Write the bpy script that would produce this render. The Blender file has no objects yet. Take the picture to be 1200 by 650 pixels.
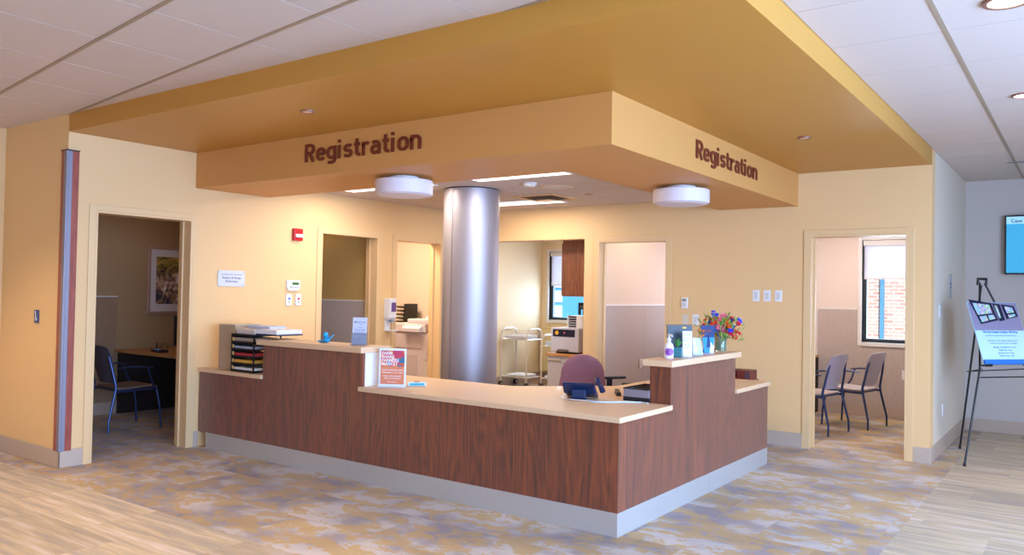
import bpy, bmesh, math, random
from mathutils import Vector, Matrix
random.seed(7)
C = bpy.context.scene.collection
PI = math.pi

# ------------------------------------------------------------------ materials
def lin(c):
    return tuple((v / 12.92 if v <= .04045 else ((v + .055) / 1.055) ** 2.4) for v in c)
def hexc(h):
    return lin(tuple(int(h[i:i + 2], 16) / 255 for i in (0, 2, 4))) + (1,)
MATS = {}
def newmat(name):
    m = bpy.data.materials.new(name); m.use_nodes = True
    nt = m.node_tree; b = nt.nodes['Principled BSDF']
    return m, nt, b
def node(nt, t, **k):
    n = nt.nodes.new(t)
    for a, v in k.items(): setattr(n, a, v)
    return n
def mat(name, col, rough=.6, metal=0., spec=.5, bump=0., bscale=200, coat=0., emit=None, es=1., trans=0., var=.0, vscale=3.):
    if name in MATS: return MATS[name]
    m, nt, b = newmat(name)
    c = hexc(col)
    b.inputs['Base Color'].default_value = c
    b.inputs['Roughness'].default_value = rough
    b.inputs['Metallic'].default_value = metal
    b.inputs['Specular IOR Level'].default_value = spec
    b.inputs['Coat Weight'].default_value = coat
    b.inputs['Transmission Weight'].default_value = trans
    if emit:
        b.inputs['Emission Color'].default_value = hexc(emit); b.inputs['Emission Strength'].default_value = es
    tc = node(nt, 'ShaderNodeTexCoord')
    n = node(nt, 'ShaderNodeTexNoise'); n.inputs['Scale'].default_value = vscale
    nt.links.new(tc.outputs['Object'], n.inputs['Vector'])
    if var > 0:
        mx = node(nt, 'ShaderNodeMix', data_type='RGBA', blend_type='MULTIPLY')
        r = node(nt, 'ShaderNodeMapRange'); r.inputs['To Min'].default_value = 1 - var; r.inputs['To Max'].default_value = 1 + var
        nt.links.new(n.outputs['Fac'], r.inputs['Value'])
        mx.inputs['Factor'].default_value = 1; mx.inputs['A'].default_value = c
        nt.links.new(r.outputs['Result'], mx.inputs['B']); nt.links.new(mx.outputs['Result'], b.inputs['Base Color'])
    if bump > 0:
        n2 = node(nt, 'ShaderNodeTexNoise'); n2.inputs['Scale'].default_value = bscale
        nt.links.new(tc.outputs['Object'], n2.inputs['Vector'])
        bp = node(nt, 'ShaderNodeBump'); bp.inputs['Strength'].default_value = bump; bp.inputs['Distance'].default_value = .002
        nt.links.new(n2.outputs['Fac'], bp.inputs['Height']); nt.links.new(bp.outputs['Normal'], b.inputs['Normal'])
    MATS[name] = m
    return m

def wood(name, dark, light, rough=.42, grain=14., coat=.25, vertical=True, sheen=0.):
    if name in MATS: return MATS[name]
    m, nt, b = newmat(name); L = nt.links.new
    tc = node(nt, 'ShaderNodeNewGeometry')
    def nz(sc, det, stretch, dist=0.):
        mp = node(nt, 'ShaderNodeMapping'); mp.inputs['Scale'].default_value = (1, 1, stretch) if vertical else (stretch, 1, 1)
        L(tc.outputs['Position'], mp.inputs['Vector'])
        n = node(nt, 'ShaderNodeTexNoise'); n.inputs['Scale'].default_value = sc; n.inputs['Detail'].default_value = det; n.inputs['Distortion'].default_value = dist
        L(mp.outputs['Vector'], n.inputs['Vector']); return n.outputs['Fac']
    def M(op, a, bb=None, c=None):
        n = node(nt, 'ShaderNodeMath', operation=op)
        for i, v in enumerate((a, bb, c)):
            if v is None: continue
            if isinstance(v, (int, float)): n.inputs[i].default_value = v
            else: L(v, n.inputs[i])
        return n.outputs[0]
    figure = M('PINGPONG', M('MULTIPLY', nz(grain * .36, 1, .13, .3), 14.), .5)     # cathedral rings
    line = nz(grain * 5, 3, .02)
    pore = nz(grain * 22, 2, .03)
    v = M('MULTIPLY_ADD', figure, .34, M('MULTIPLY_ADD', line, .55, M('MULTIPLY', pore, .45)))
    cr = node(nt, 'ShaderNodeValToRGB'); e = cr.color_ramp.elements
    e[0].position = .36; e[0].color = hexc(dark); e[1].position = .78; e[1].color = hexc(light)
    L(v, cr.inputs['Fac']); L(cr.outputs['Color'], b.inputs['Base Color'])
    b.inputs['Roughness'].default_value = rough; b.inputs['Coat Weight'].default_value = coat; b.inputs['Coat Roughness'].default_value = .5
    b.inputs['Sheen Weight'].default_value = sheen; b.inputs['Sheen Roughness'].default_value = .5
    MATS[name] = m
    return m

WALL = mat('wall_paint', 'E3BC88', .62, bump=.06, bscale=350, var=.02)
SOFF = mat('soffit_shaded_cream', 'BC8636', .42, bump=.04, bscale=350, var=.03)  # wall cream darkened to gold: the soffit's shade is put into the colour
BULK = mat('bulkhead_shaded_cream', 'CB9252', .5, bump=.04, bscale=350, var=.02)  # same wall cream taken part way to gold, dim light in the colour
WALLC = mat('corridor_paint', 'DCCFBE', .6, bump=.06, bscale=350)
ROOMW = mat('room_paint', 'DCC5AC', .6, bump=.06, bscale=350)
ROOMD = mat('room_paint_taupe', 'A88B66', .6, bump=.06, bscale=350)
TRIMP = mat('door_frame_paint', 'E0BC8C', .4, coat=.1)
TRIMW = mat('white_frame_paint', 'E2E0E2', .4)
BASE = mat('rubber_base', 'B9A596', .5)
STEEL = mat('brushed_steel', 'C9C6C4', .38, metal=.85, bump=.15, bscale=60, var=.04)
COLM = mat('column_metal', 'A9A3AC', .5, metal=.7, var=.02, vscale=1.5)
WOODM = wood('walnut_laminate', '350F06', '8C3E12', coat=.8, sheen=.28)
WOODC = wood('cabinet_walnut', '4E2A1C', '94583C', grain=18)
TOP = mat('solid_counter_top', 'DDBB98', .45, coat=.05, var=.05, vscale=180)
MAPLE = wood('maple_desk_top', 'A8703A', 'C89058', vertical=False, grain=8)
BLACK = mat('black_plastic', '17171C', .4)
DARK = mat('dark_void', '2A1A14', .8)
WHITE = mat('white_plastic', 'E4E2E6', .35)
PAPER = mat('paper', 'E6E6EE', .8)
CHROME = mat('chrome_wire', 'E6E0DA', .3, metal=.6)
GLASS = None
def glass():
    global GLASS
    if GLASS: return GLASS
    m, nt, b = newmat('window_glass'); nt.nodes.remove(b)
    out = nt.nodes['Material Output']
    t = node(nt, 'ShaderNodeBsdfTransparent'); t.inputs['Color'].default_value = (.86, .95, 1, 1)
    g = node(nt, 'ShaderNodeBsdfGlossy'); g.inputs['Roughness'].default_value = .03
    mx = node(nt, 'ShaderNodeMixShader'); mx.inputs[0].default_value = .06
    nt.links.new(t.outputs[0], mx.inputs[1]); nt.links.new(g.outputs[0], mx.inputs[2]); nt.links.new(mx.outputs[0], out.inputs[0])
    GLASS = m; return m

def tackboard(name, a, bcol):
    if name in MATS: return MATS[name]
    m, nt, b = newmat(name); L = nt.links.new
    g = node(nt, 'ShaderNodeNewGeometry'); mp = node(nt, 'ShaderNodeMapping'); mp.inputs['Scale'].default_value = (110, 110, 14)
    n = node(nt, 'ShaderNodeTexNoise'); n.inputs['Scale'].default_value = 1; n.inputs['Detail'].default_value = 3
    L(g.outputs['Position'], mp.inputs['Vector']); L(mp.outputs['Vector'], n.inputs['Vector'])
    cr = node(nt, 'ShaderNodeValToRGB'); cr.color_ramp.elements[0].position = .3; cr.color_ramp.elements[0].color = hexc(a)
    cr.color_ramp.elements[1].position = .7; cr.color_ramp.elements[1].color = hexc(bcol)
    L(n.outputs['Fac'], cr.inputs['Fac']); L(cr.outputs['Color'], b.inputs['Base Color']); b.inputs['Roughness'].default_value = .7
    MATS[name] = m; return m
WAINS = tackboard('woven_wainscot', 'B2A29C', 'BDAFA9')

def carpet():
    m, nt, b = newmat('carpet_tile'); L = nt.links.new
    def M(op, a, bb=None, c=None):
        n = node(nt, 'ShaderNodeMath', operation=op)
        for i, v in enumerate((a, bb, c)):
            if v is None: continue
            if isinstance(v, (int, float)): n.inputs[i].default_value = v
            else: L(v, n.inputs[i])
        return n.outputs[0]
    g = node(nt, 'ShaderNodeNewGeometry'); sp = node(nt, 'ShaderNodeSeparateXYZ'); L(g.outputs['Position'], sp.inputs[0])
    X, Y = sp.outputs[0], sp.outputs[1]
    def tiles(w, h, off):
        row = M('FLOOR', M('DIVIDE', Y, h)); xx = M('ADD', M('DIVIDE', X, w), M('MULTIPLY', row, off))
        col = M('FLOOR', xx)
        cb = node(nt, 'ShaderNodeCombineXYZ'); L(col, cb.inputs[0]); L(row, cb.inputs[1])
        wn = node(nt, 'ShaderNodeTexWhiteNoise', noise_dimensions='3D'); L(cb.outputs[0], wn.inputs['Vector'])
        return wn
    def ramp(f, stops):
        cr = node(nt, 'ShaderNodeValToRGB'); e = cr.color_ramp.elements
        while len(e) < len(stops): e.new(.5)
        for k, (p, c) in enumerate(stops): e[k].position = p; e[k].color = hexc(c)
        L(f, cr.inputs['Fac']); return cr.outputs['Color']
    # patchy field
    wa = tiles(1.0, .5, .37)
    va = node(nt, 'ShaderNodeVectorMath', operation='SCALE'); L(wa.outputs['Color'], va.inputs[0]); va.inputs['Scale'].default_value = .35
    mpa = node(nt, 'ShaderNodeMapping'); mpa.inputs['Scale'].default_value = (1.15, 1.7, 1); L(g.outputs['Position'], mpa.inputs['Vector'])
    ad = node(nt, 'ShaderNodeVectorMath', operation='ADD'); L(mpa.outputs[0], ad.inputs[0]); L(va.outputs[0], ad.inputs[1])
    n1 = node(nt, 'ShaderNodeTexNoise'); n1.inputs['Scale'].default_value = 3.9; n1.inputs['Detail'].default_value = 9; n1.inputs['Roughness'].default_value = .72; n1.inputs['Distortion'].default_value = .35
    L(ad.outputs[0], n1.inputs['Vector'])
    n2 = node(nt, 'ShaderNodeTexNoise'); n2.inputs['Scale'].default_value = 1.7; n2.inputs['Detail'].default_value = 4
    L(ad.outputs[0], n2.inputs['Vector'])
    ground = ramp(n2.outputs['Fac'], [(.36, '7E6E70'), (.46, '93827E'), (.53, 'AC9E98'), (.66, 'BEAEA4')])
    gold = ramp(n2.outputs['Fac'], [(.3, 'A07C46'), (.7, 'B8965C')])
    msk = ramp(n1.outputs['Fac'], [(.485, '000000'), (.515, 'FFFFFF')])
    mxa = node(nt, 'ShaderNodeMix', data_type='RGBA'); L(msk, mxa.inputs['Factor']); L(ground, mxa.inputs['A']); L(gold, mxa.inputs['B'])
    tint = M('MULTIPLY_ADD', wa.outputs['Value'], .22, .89)
    mxt = node(nt, 'ShaderNodeMix', data_type='RGBA', blend_type='MULTIPLY'); mxt.inputs['Factor'].default_value = 1
    L(mxa.outputs['Result'], mxt.inputs['A']); L(tint, mxt.inputs['B'])
    # linear plank field
    wb = tiles(1.0, .5, .41)
    vb = node(nt, 'ShaderNodeVectorMath', operation='SCALE'); L(wb.outputs['Color'], vb.inputs[0]); vb.inputs['Scale'].default_value = 30
    mpb = node(nt, 'ShaderNodeMapping'); mpb.inputs['Scale'].default_value = (.55, 7, 1); L(g.outputs['Position'], mpb.inputs['Vector'])
    ab = node(nt, 'ShaderNodeVectorMath', operation='ADD'); L(mpb.outputs[0], ab.inputs[0]); L(vb.outputs[0], ab.inputs[1])
    n3 = node(nt, 'ShaderNodeTexNoise'); n3.inputs['Scale'].default_value = 2.2; n3.inputs['Detail'].default_value = 6; n3.inputs['Roughness'].default_value = .65
    L(ab.outputs[0], n3.inputs['Vector'])
    lnc = ramp(n3.outputs['Fac'], [(.34, '8C7E70'), (.46, 'A08C72'), (.53, 'AE9670'), (.6, 'B4A08E'), (.68, 'C0AC9A')])
    tb = M('MULTIPLY_ADD', wb.outputs['Value'], .42, .79)
    mxl = node(nt, 'ShaderNodeMix', data_type='RGBA', blend_type='MULTIPLY'); mxl.inputs['Factor'].default_value = 1
    L(lnc, mxl.inputs['A']); L(tb, mxl.inputs['B'])
    # zone: patchy inside the registration area
    z1 = M('GREATER_THAN', Y, 3.0); z2 = M('LESS_THAN', X, -1.0)
    zone = M('MULTIPLY', z1, z2)
    mxz = node(nt, 'ShaderNodeMix', data_type='RGBA'); L(zone, mxz.inputs['Factor']); L(mxl.outputs['Result'], mxz.inputs['A']); L(mxt.outputs['Result'], mxz.inputs['B'])
    # pile speckle
    n4 = node(nt, 'ShaderNodeTexNoise'); n4.inputs['Scale'].default_value = 130; n4.inputs['Detail'].default_value = 2
    L(g.outputs['Position'], n4.inputs['Vector'])
    sp4 = M('MULTIPLY_ADD', n4.outputs['Fac'], .5, .75)
    mxs = node(nt, 'ShaderNodeMix', data_type='RGBA', blend_type='MULTIPLY'); mxs.inputs['Factor'].default_value = 1
    L(mxz.outputs['Result'], mxs.inputs['A']); L(sp4, mxs.inputs['B'])
    L(mxs.outputs['Result'], b.inputs['Base Color'])
    bp = node(nt, 'ShaderNodeBump'); bp.inputs['Strength'].default_value = .5; bp.inputs['Distance'].default_value = .004
    L(n4.outputs['Fac'], bp.inputs['Height']); L(bp.outputs['Normal'], b.inputs['Normal'])
    b.inputs['Roughness'].default_value = .85; b.inputs['Specular IOR Level'].default_value = .25; b.inputs['Sheen Weight'].default_value = .15
    return m
CARPET = carpet()
TILE = mat('ceiling_tile', 'D0C2BC', .85, bump=.25, bscale=260)
GRID = mat('ceiling_grid_metal', 'A08C78', .5)

def brickmat():
    m, nt, b = newmat('brick'); t = node(nt, 'ShaderNodeTexBrick'); g = node(nt, 'ShaderNodeNewGeometry')
    mp = node(nt, 'ShaderNodeMapping'); mp.inputs['Rotation'].default_value = (PI / 2, 0, 0); mp.inputs['Scale'].default_value = (1, 1, 1)
    nt.links.new(g.outputs['Position'], mp.inputs['Vector']); nt.links.new(mp.outputs['Vector'], t.inputs['Vector'])
    t.inputs['Scale'].default_value = 2.2; t.inputs['Color1'].default_value = hexc('C98F80'); t.inputs['Color2'].default_value = hexc('D8B0A0'); t.inputs['Mortar'].default_value = hexc('E8DCD4')
    t.inputs['Mortar Size'].default_value = .02; t.inputs['Brick Width'].default_value = .45; t.inputs['Row Height'].default_value = .16
    nt.links.new(t.outputs['Color'], b.inputs['Base Color']); b.inputs['Roughness'].default_value = .9
    return m

# ------------------------------------------------------------------ mesh helper
class MB:
    def __init__(s): s.bm = bmesh.new()
    def box(s, x0, x1, y0, y1, z0, z1, M=None):
        vs = [Vector((x, y, z)) for x in (x0, x1) for y in (y0, y1) for z in (z0, z1)]
        if M is not None: vs = [M @ v for v in vs]
        v = [s.bm.verts.new(p) for p in vs]
        for f in ((0, 1, 3, 2), (4, 6, 7, 5), (0, 4, 5, 1), (2, 3, 7, 6), (0, 2, 6, 4), (1, 5, 7, 3)):
            s.bm.faces.new([v[i] for i in f])
        return s
    def quad(s, *ps):
        s.bm.faces.new([s.bm.verts.new(Vector(p)) for p in ps]); return s
    def prism(s, poly, f0, f1):
        """poly: list of 2D points; f0, f1 map a 2D point to 3D for the two caps"""
        a = [s.bm.verts.new(Vector(f0(*p))) for p in poly]; b = [s.bm.verts.new(Vector(f1(*p))) for p in poly]
        n = len(poly); s.bm.faces.new(a); s.bm.faces.new(b[::-1])
        for i in range(n): s.bm.faces.new((a[i], b[i], b[(i + 1) % n], a[(i + 1) % n]))
        return s
    def tube(s, pts, r, seg=8, closed=False, sy=1.0):
        pts = [Vector(p) for p in pts]; n = len(pts)
        rr = r if isinstance(r, (list, tuple)) else [r] * n
        rings = []; up = None
        for i, p in enumerate(pts):
            if closed: d = (pts[(i + 1) % n] - pts[i - 1])
            else: d = pts[min(i + 1, n - 1)] - pts[max(i - 1, 0)]
            d = d.normalized() if d.length > 1e-9 else Vector((0, 0, 1))
            if up is None:
                up = Vector((0, 0, 1)) if abs(d.z) < .9 else Vector((0, 1, 0))
            a = d.cross(up)
            if a.length < 1e-6: a = d.orthogonal()
            a.normalize(); b2 = a.cross(d).normalized(); up = b2
            rings.append([s.bm.verts.new(p + rr[i] * (math.cos(t) * a + sy * math.sin(t) * b2)) for t in [2 * PI * k / seg for k in range(seg)]])
        m = n if closed else n - 1
        for i in range(m):
            A, B = rings[i], rings[(i + 1) % n]
            for k in range(seg): s.bm.faces.new((A[k], A[(k + 1) % seg], B[(k + 1) % seg], B[k]))
        if not closed:
            s.bm.faces.new(rings[0][::-1]); s.bm.faces.new(rings[-1])
        return s
    def lathe(s, prof, c=(0, 0, 0), seg=32, M=None):
        """prof: (radius, z) list, bottom to top"""
        rings = []
        for r, z in prof:
            if r < 1e-6: rings.append([s.bm.verts.new((c[0], c[1], c[2] + z))])
            else: rings.append([s.bm.verts.new((c[0] + r * math.cos(2 * PI * k / seg), c[1] + r * math.sin(2 * PI * k / seg), c[2] + z)) for k in range(seg)])
        for A, B in zip(rings, rings[1:]):
            for k in range(seg):
                a = A[k % len(A)], A[(k + 1) % len(A)]; b = B[(k + 1) % len(B)], B[k % len(B)]
                f = []
                for v in a + b:
                    if v not in f: f.append(v)
                if len(f) > 2: s.bm.faces.new(f)
        for R, rev in ((rings[0], 1), (rings[-1], 0)):
            if len(R) > 2: s.bm.faces.new(R[::-1] if rev else R)
        return s
    def ball(s, c, r, sx=1, sy=1, sz=1, seg=10):
        g = bmesh.ops.create_icosphere(s.bm, subdivisions=2, radius=r)
        for v in g['verts']: v.co = Vector((v.co.x * sx + c[0], v.co.y * sy + c[1], v.co.z * sz + c[2]))
        return s
    def build(s, name, m, parent=None, bevel=0., smooth=False, M=None, seg=2):
        bmesh.ops.recalc_face_normals(s.bm, faces=s.bm.faces)
        me = bpy.data.meshes.new(name)
        if M is not None: s.bm.transform(M)
        s.bm.to_mesh(me); s.bm.free()
        ms = m if isinstance(m, (list, tuple)) else [m]
        for q in ms: me.materials.append(q)
        if smooth:
            me.shade_smooth(); me.set_sharp_from_angle(angle=math.radians(38))
        o = bpy.data.objects.new(name, me); C.objects.link(o)
        if parent: o.parent = parent
        if bevel > 0:
            b = o.modifiers.new('bevel', 'BEVEL'); b.width = bevel; b.segments = seg; b.limit_method = 'ANGLE'; b.angle_limit = math.radians(40)
        return o

def thing(name, label, cat, loc=(0, 0, 0), rz=0., group=None):
    o = bpy.data.objects.new(name, None); C.objects.link(o); o.empty_display_size = .1
    o.location = loc; o.rotation_euler = (0, 0, rz)
    return tag(o, label, cat, group)
def tag(o, label, cat, group=None, kind=None):
    o['label'] = label; o['category'] = cat
    if group: o['group'] = group
    if kind: o['kind'] = kind
    return o
def struct(o, label=None, cat=None):
    o['kind'] = 'structure'
    if label: o['label'] = label
    if cat: o['category'] = cat
    return o
def center(o, base=True):
    """move a single-mesh thing's origin to the middle of its base"""
    me = o.data; xs = [v.co for v in me.vertices]
    c = Vector(((min(v.x for v in xs) + max(v.x for v in xs)) / 2, (min(v.y for v in xs) + max(v.y for v in xs)) / 2, min(v.z for v in xs)))
    me.transform(Matrix.Translation(-c)); o.location = o.location + c
    return o
def dup(root, loc, rz, label, group=None):
    r = root.copy(); C.objects.link(r); r.location = loc; r.rotation_euler = (0, 0, rz); r['label'] = label
    if group: r['group'] = group
    for ch in list(root.children):
        c = ch.copy(); C.objects.link(c); c.parent = r
        for g in ch.children:
            d = g.copy(); C.objects.link(d); d.parent = c
    return r

def text_bm(s, size, bold=0., depth=.0, align='LEFT', sx=1., spacing=1.):
    cu = bpy.data.curves.new('t', 'FONT'); cu.body = s; cu.size = size; cu.align_x = align; cu.offset = bold * size
    cu.extrude = depth; cu.resolution_u = 3; cu.space_character = spacing
    ob = bpy.data.objects.new('t', cu); C.objects.link(ob)
    bpy.context.view_layer.update()
    dg = bpy.context.evaluated_depsgraph_get()
    me = bpy.data.meshes.new_from_object(ob.evaluated_get(dg))
    bpy.data.objects.remove(ob); bpy.data.curves.remove(cu)
    me.transform(Matrix.Scale(sx, 4, (1, 0, 0)))
    return me
def basis(o, x, y):
    x = Vector(x).normalized(); y = Vector(y).normalized(); n = x.cross(y).normalized()
    return Matrix(((x.x, y.x, n.x, o[0]), (x.y, y.y, n.y, o[1]), (x.z, y.z, n.z, o[2]), (0, 0, 0, 1)))
def texts(lines, Mx, m, name, parent, depth=.0004):
    """lines: (string, x, y, size, bold, align, sx) on the plane Mx; every line a part of its own"""
    for (s, x, y, size, bold, al, sx) in lines:
        me = text_bm(s, size, bold, depth, al, sx); me.transform(Matrix.Translation((x, y, 0))); me.transform(Mx)
        me.name = name; me.materials.clear(); me.materials.append(m)
        o = bpy.data.objects.new(name, me); C.objects.link(o); o.parent = parent

# ------------------------------------------------------------------ key dimensions
XL, YF, YW, XR, YE = -6.83, 8.27, 3.193, -1.19, 10.756
CEIL, SOF, BOT, IC = 2.907, 2.761, 2.431, 2.557
BX, BY, IX, IY = -2.403, 4.3575, -3.228, 5.1845
DX, DY, DEND = -2.365, 4.439, 7.274
T = .18
YB, YA = 11.1, 11.65     # outside walls

# ------------------------------------------------------------------ floor
o = MB().box(-10.2, 2.58, -3.7, 12.2, -.1, 0).build('floor', CARPET); struct(o, 'patchwork carpet tile floor in gold, beige and grey', 'floor')

# ------------------------------------------------------------------ walls
def wall(name, axis, pos, th, a0, a1, z0, z1, openings, m, label=None):
    """axis 'X': plane X=pos, thickness towards +th; openings (a0,a1,zb,zt)"""
    b = MB(); cuts = sorted(openings); cur = a0
    def add(u0, u1, w0, w1):
        if u1 - u0 < 1e-4 or w1 - w0 < 1e-4: return
        p0, p1 = sorted((pos, pos + th))
        if axis == 'X': b.box(p0, p1, u0, u1, w0, w1)
        else: b.box(u0, u1, p0, p1, w0, w1)
    for (u0, u1, zb, zt) in cuts:
        add(cur, u0, z0, z1); add(u0, u1, z0, zb); add(u0, u1, zt, z1); cur = u1
    add(cur, a1, z0, z1)
    return struct(b.build(name, m), label, 'wall' if label else None)
DH = 2.134
D1 = (3.43, 4.335); D2 = (5.885, 6.755); D3 = (7.05, 7.89)
D4 = (-4.716, -3.828); D5 = (-2.285, -1.385)
OA = (-6.55, -4.903, 0, 2.162)
wall('wall_left', 'X', XL, -T, YW, YF + T, 0, 3.0, [(D1[0], D1[1], 0, DH), (D2[0], D2[1], 0, DH), (D3[0], D3[1], 0, DH)], WALL, 'cream yellow wall with three doorways beside the desk')
wall('wall_left_return', 'Y', YW, T, -9.48, XL - T, 0, 3.0, [], WALL, 'cream wall return with corner guard')
wall('wall_left_lobby', 'X', -8.0, -T, -3.7, YW, 0, 3.0, [], WALL)
wall('wall_back', 'Y', YF, T, XL, XR, 0, 3.0, [OA, (D4[0], D4[1], 0, DH), (D5[0], D5[1], 0, DH)], WALL, 'cream yellow wall behind the desk with doorways')
wall('wall_corridor', 'X', XR, -.12, YF + T, YE, 0, 3.0, [], WALLC, 'pale corridor side wall')
wall('wall_corridor_end', 'Y', YE, T, XR - .12, 2.4, 0, 3.0, [], mat('corridor_grey_paint', 'C2B9B5', .6, bump=.06, bscale=350), 'grey corridor end wall with the screen')
# rooms behind the left wall
wall('wall_office_far', 'X', -9.3, -T, YW + T, 8.6, 0, 2.7, [], ROOMD)
wall('wall_office_partition', 'Y', 5.73, .1, -9.3, XL - T, 0, 2.7, [], ROOMD)
wall('wall_booth_partition', 'Y', 6.84, .1, -9.3, XL - T, 0, 2.7, [], mat('booth_paint', 'BC9A5E', .6, bump=.06, bscale=350))
wall('wall_copy_room', 'Y', 8.6, .1, -9.3, XL - T - .02, 0, 2.7, [], ROOMW)
# rooms behind the back wall
WA = (-7.60, -6.2, 1.05, 2.22)
WE = (-2.40, -1.45, .95, 2.27)
wall('wall_workroom_side', 'X', -7.75, -.1, 8.7, YA, 0, 2.7, [], mat('workroom_paint', 'E6D2AE', .6, bump=.06, bscale=350))
wall('wall_workroom_rear', 'Y', YA, T, -7.85, -4.85, 0, 2.7, [WA], mat('workroom_paint', 'E6D2AE', .6))
wall('wall_workroom_partition', 'X', -4.85, -.06, YF + T, YA, 0, 2.7, [], ROOMW)
wall('wall_interview_partition', 'X', -3.62, .1, YF + T, YB, 0, 2.7, [], ROOMW)
wall('wall_exam_rear', 'Y', YB, T, -4.85, XR - .12, 0, 2.7, [(-4.5, -3.8, .95, 2.27), WE], mat('exam_paint', 'E2D2CA', .6, bump=.06, bscale=350))
# lobby enclosure, out of the frame
wall('wall_lobby_front', 'Y', -3.7, -T, -8.2, 2.4, 0, 3.0, [], WALL)
wall('wall_lobby_side', 'X', 2.4, T, -3.7, YE + T, 0, 3.0, [(-3.2, 6.2, .25, 2.75)], WALLC)
o = MB()
for y in (-1.6, 0., 1.6, 3.2, 4.8): o.box(2.44, 2.52, y - .03, y + .03, .25, 2.75)
o.box(2.44, 2.52, -3.2, 6.2, .25, .31)
struct(o.build('window_1', STEEL), 'lobby glazing mullions', 'window')
# dark rear of soffit volume

# ------------------------------------------------------------------ wainscots
def wains(name, axis, pos, th, a0, a1, seams=()):
    b = MB(); p0, p1 = sorted((pos, pos + th)); cur = a0
    for sm in list(seams) + [a1]:
        if axis == 'X': b.box(p0, p1, cur + .002, sm - .002, .14, 1.365)
        else: b.box(cur + .002, sm - .002, p0, p1, .14, 1.365)
        cur = sm
    o = b.build(name, WAINS); struct(o, None)
    c = MB()
    if axis == 'X': c.box(*sorted((pos, pos + th * 1.4)), a0, a1, 1.365, 1.378)
    else: c.box(a0, a1, *sorted((pos, pos + th * 1.4)), 1.365, 1.378)
    k = c.build('cap_trim', TRIMW, o)
    return o
_w = WAINS; WAINS = tackboard('woven_wainscot_brown', '96785E', 'A4866C')
wains('trim_1', 'X', -9.3, .012, YW + T + .01, 4.95)
WAINS = _w
wains('trim_2', 'Y', 6.84, -.012, -9.28, XL - T - .005)
wains('trim_3', 'X', -4.85, .012, YF + T + .01, YB - .01, (9.75,))
b = MB()
b.box(-2.948, WE[0] - .052, YB - .012, YB, .14, 1.365).box(WE[0] - .052, WE[1] + .052, YB - .012, YB, .14, WE[2] - .052).box(WE[1] + .052, XR - .13, YB - .012, YB, .14, 1.365)
o = struct(b.build('trim_4', WAINS))
MB().box(-2.962, WE[0] - .052, YB - .017, YB, 1.365, 1.378).box(-2.962, -2.95, YB - .017, YB, .14, 1.365).build('cap_trim', TRIMW, o)

# ------------------------------------------------------------------ baseboards
def base(name, segs, label=None):
    b = MB()
    for (x0, x1, y0, y1) in segs:
        b.box(x0, x1, y0, y1, 0, .145)
    o = b.build(name, BASE, bevel=.004); struct(o, label, 'baseboard' if label else None)
    return o
e = .012
CS = .055
base('baseboard_left', [(XL, XL + e, YW - e, D1[0] - CS), (-8.0, XL + e, YW - e, YW), (XL, XL + e, D1[1] + CS, DY), (XL, XL + e, D2[0] - 1.3, D2[0] - CS), (XL, XL + e, D2[1] + CS, D3[0] - CS), (XL, XL + e, D3[1] + CS, YF)], 'taupe rubber baseboard along the left wall')
base('baseboard_lobby', [(-8.0, -8.0 + e, -3.7, YW - e)])
base('baseboard_back', [(D4[1] + CS, D5[0] - CS, YF - e, YF), (D5[1] + CS, XR + e, YF - e, YF), (OA[1], D4[0] - CS, YF - e, YF)], 'taupe rubber baseboard along the back wall')
base('baseboard_corridor', [(XR, XR + e, YF, YE), (XR, 2.4, YE - e, YE)], 'taupe rubber baseboard round the corridor')
base('baseboard_rooms', [(-9.3, -9.3 + e, YW + T, 5.73), (-9.3, XL - T, 6.84 - e, 6.84), (-4.85, -4.85 + e, YF + T, YB), (-3.52, XR - .12, YB - e, YB), (-9.3, XL - T, 8.6 - e, 8.6), (-7.75, -7.75 + e, 8.7, YA), (-7.75, -4.9, YA - e, YA)])

# ------------------------------------------------------------------ door frames
def door(name, axis, pos, side, a0, a1, th, label, m=TRIMP):
    """side: +1/-1 which way the front casing sticks out from the wall plane; wall goes the other way"""
    fr = MB(); w = CS; out = .012 * side
    def bx(u0, u1, p0, p1, z0, z1):
        p0, p1 = sorted((p0, p1))
        if axis == 'X': fr.box(p0, p1, u0, u1, z0, z1)
        else: fr.box(u0, u1, p0, p1, z0, z1)
    back = pos - side * th
    for (u0, u1) in ((a0 - w, a0), (a1, a1 + w)): bx(u0, u1, pos, pos + out, 0, DH + .05)
    bx(a0, a1, pos, pos + out, DH, DH + .05)
    j = .02
    bx(a0, a0 + j, pos + out, back, 0, DH); bx(a1 - j, a1, pos + out, back, 0, DH); bx(a0 + j, a1 - j, pos + out, back, DH - j, DH)
    # stop
    mid = pos - side * th * .55
    bx(a0 + j, a0 + j + .014, mid, mid - side * .03, 0, DH - j); bx(a1 - j - .014, a1 - j, mid, mid - side * .03, 0, DH - j)
    return struct(fr.build(name, m, bevel=.003), label, 'door frame')
door('door_1', 'X', XL, 1, D1[0], D1[1], T, 'cream doorway of the office with the picture')
door('door_2', 'X', XL, 1, D2[0], D2[1], T, 'cream doorway of the empty booth')
door('door_3', 'X', XL, 1, D3[0], D3[1], T, 'cream doorway of the copier room')
door('door_4', 'Y', YF, -1, D4[0], D4[1], T, 'cream doorway of the lilac panelled room')
door('door_5', 'Y', YF, -1, D5[0], D5[1], T, 'cream doorway of the room with two chairs')

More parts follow.
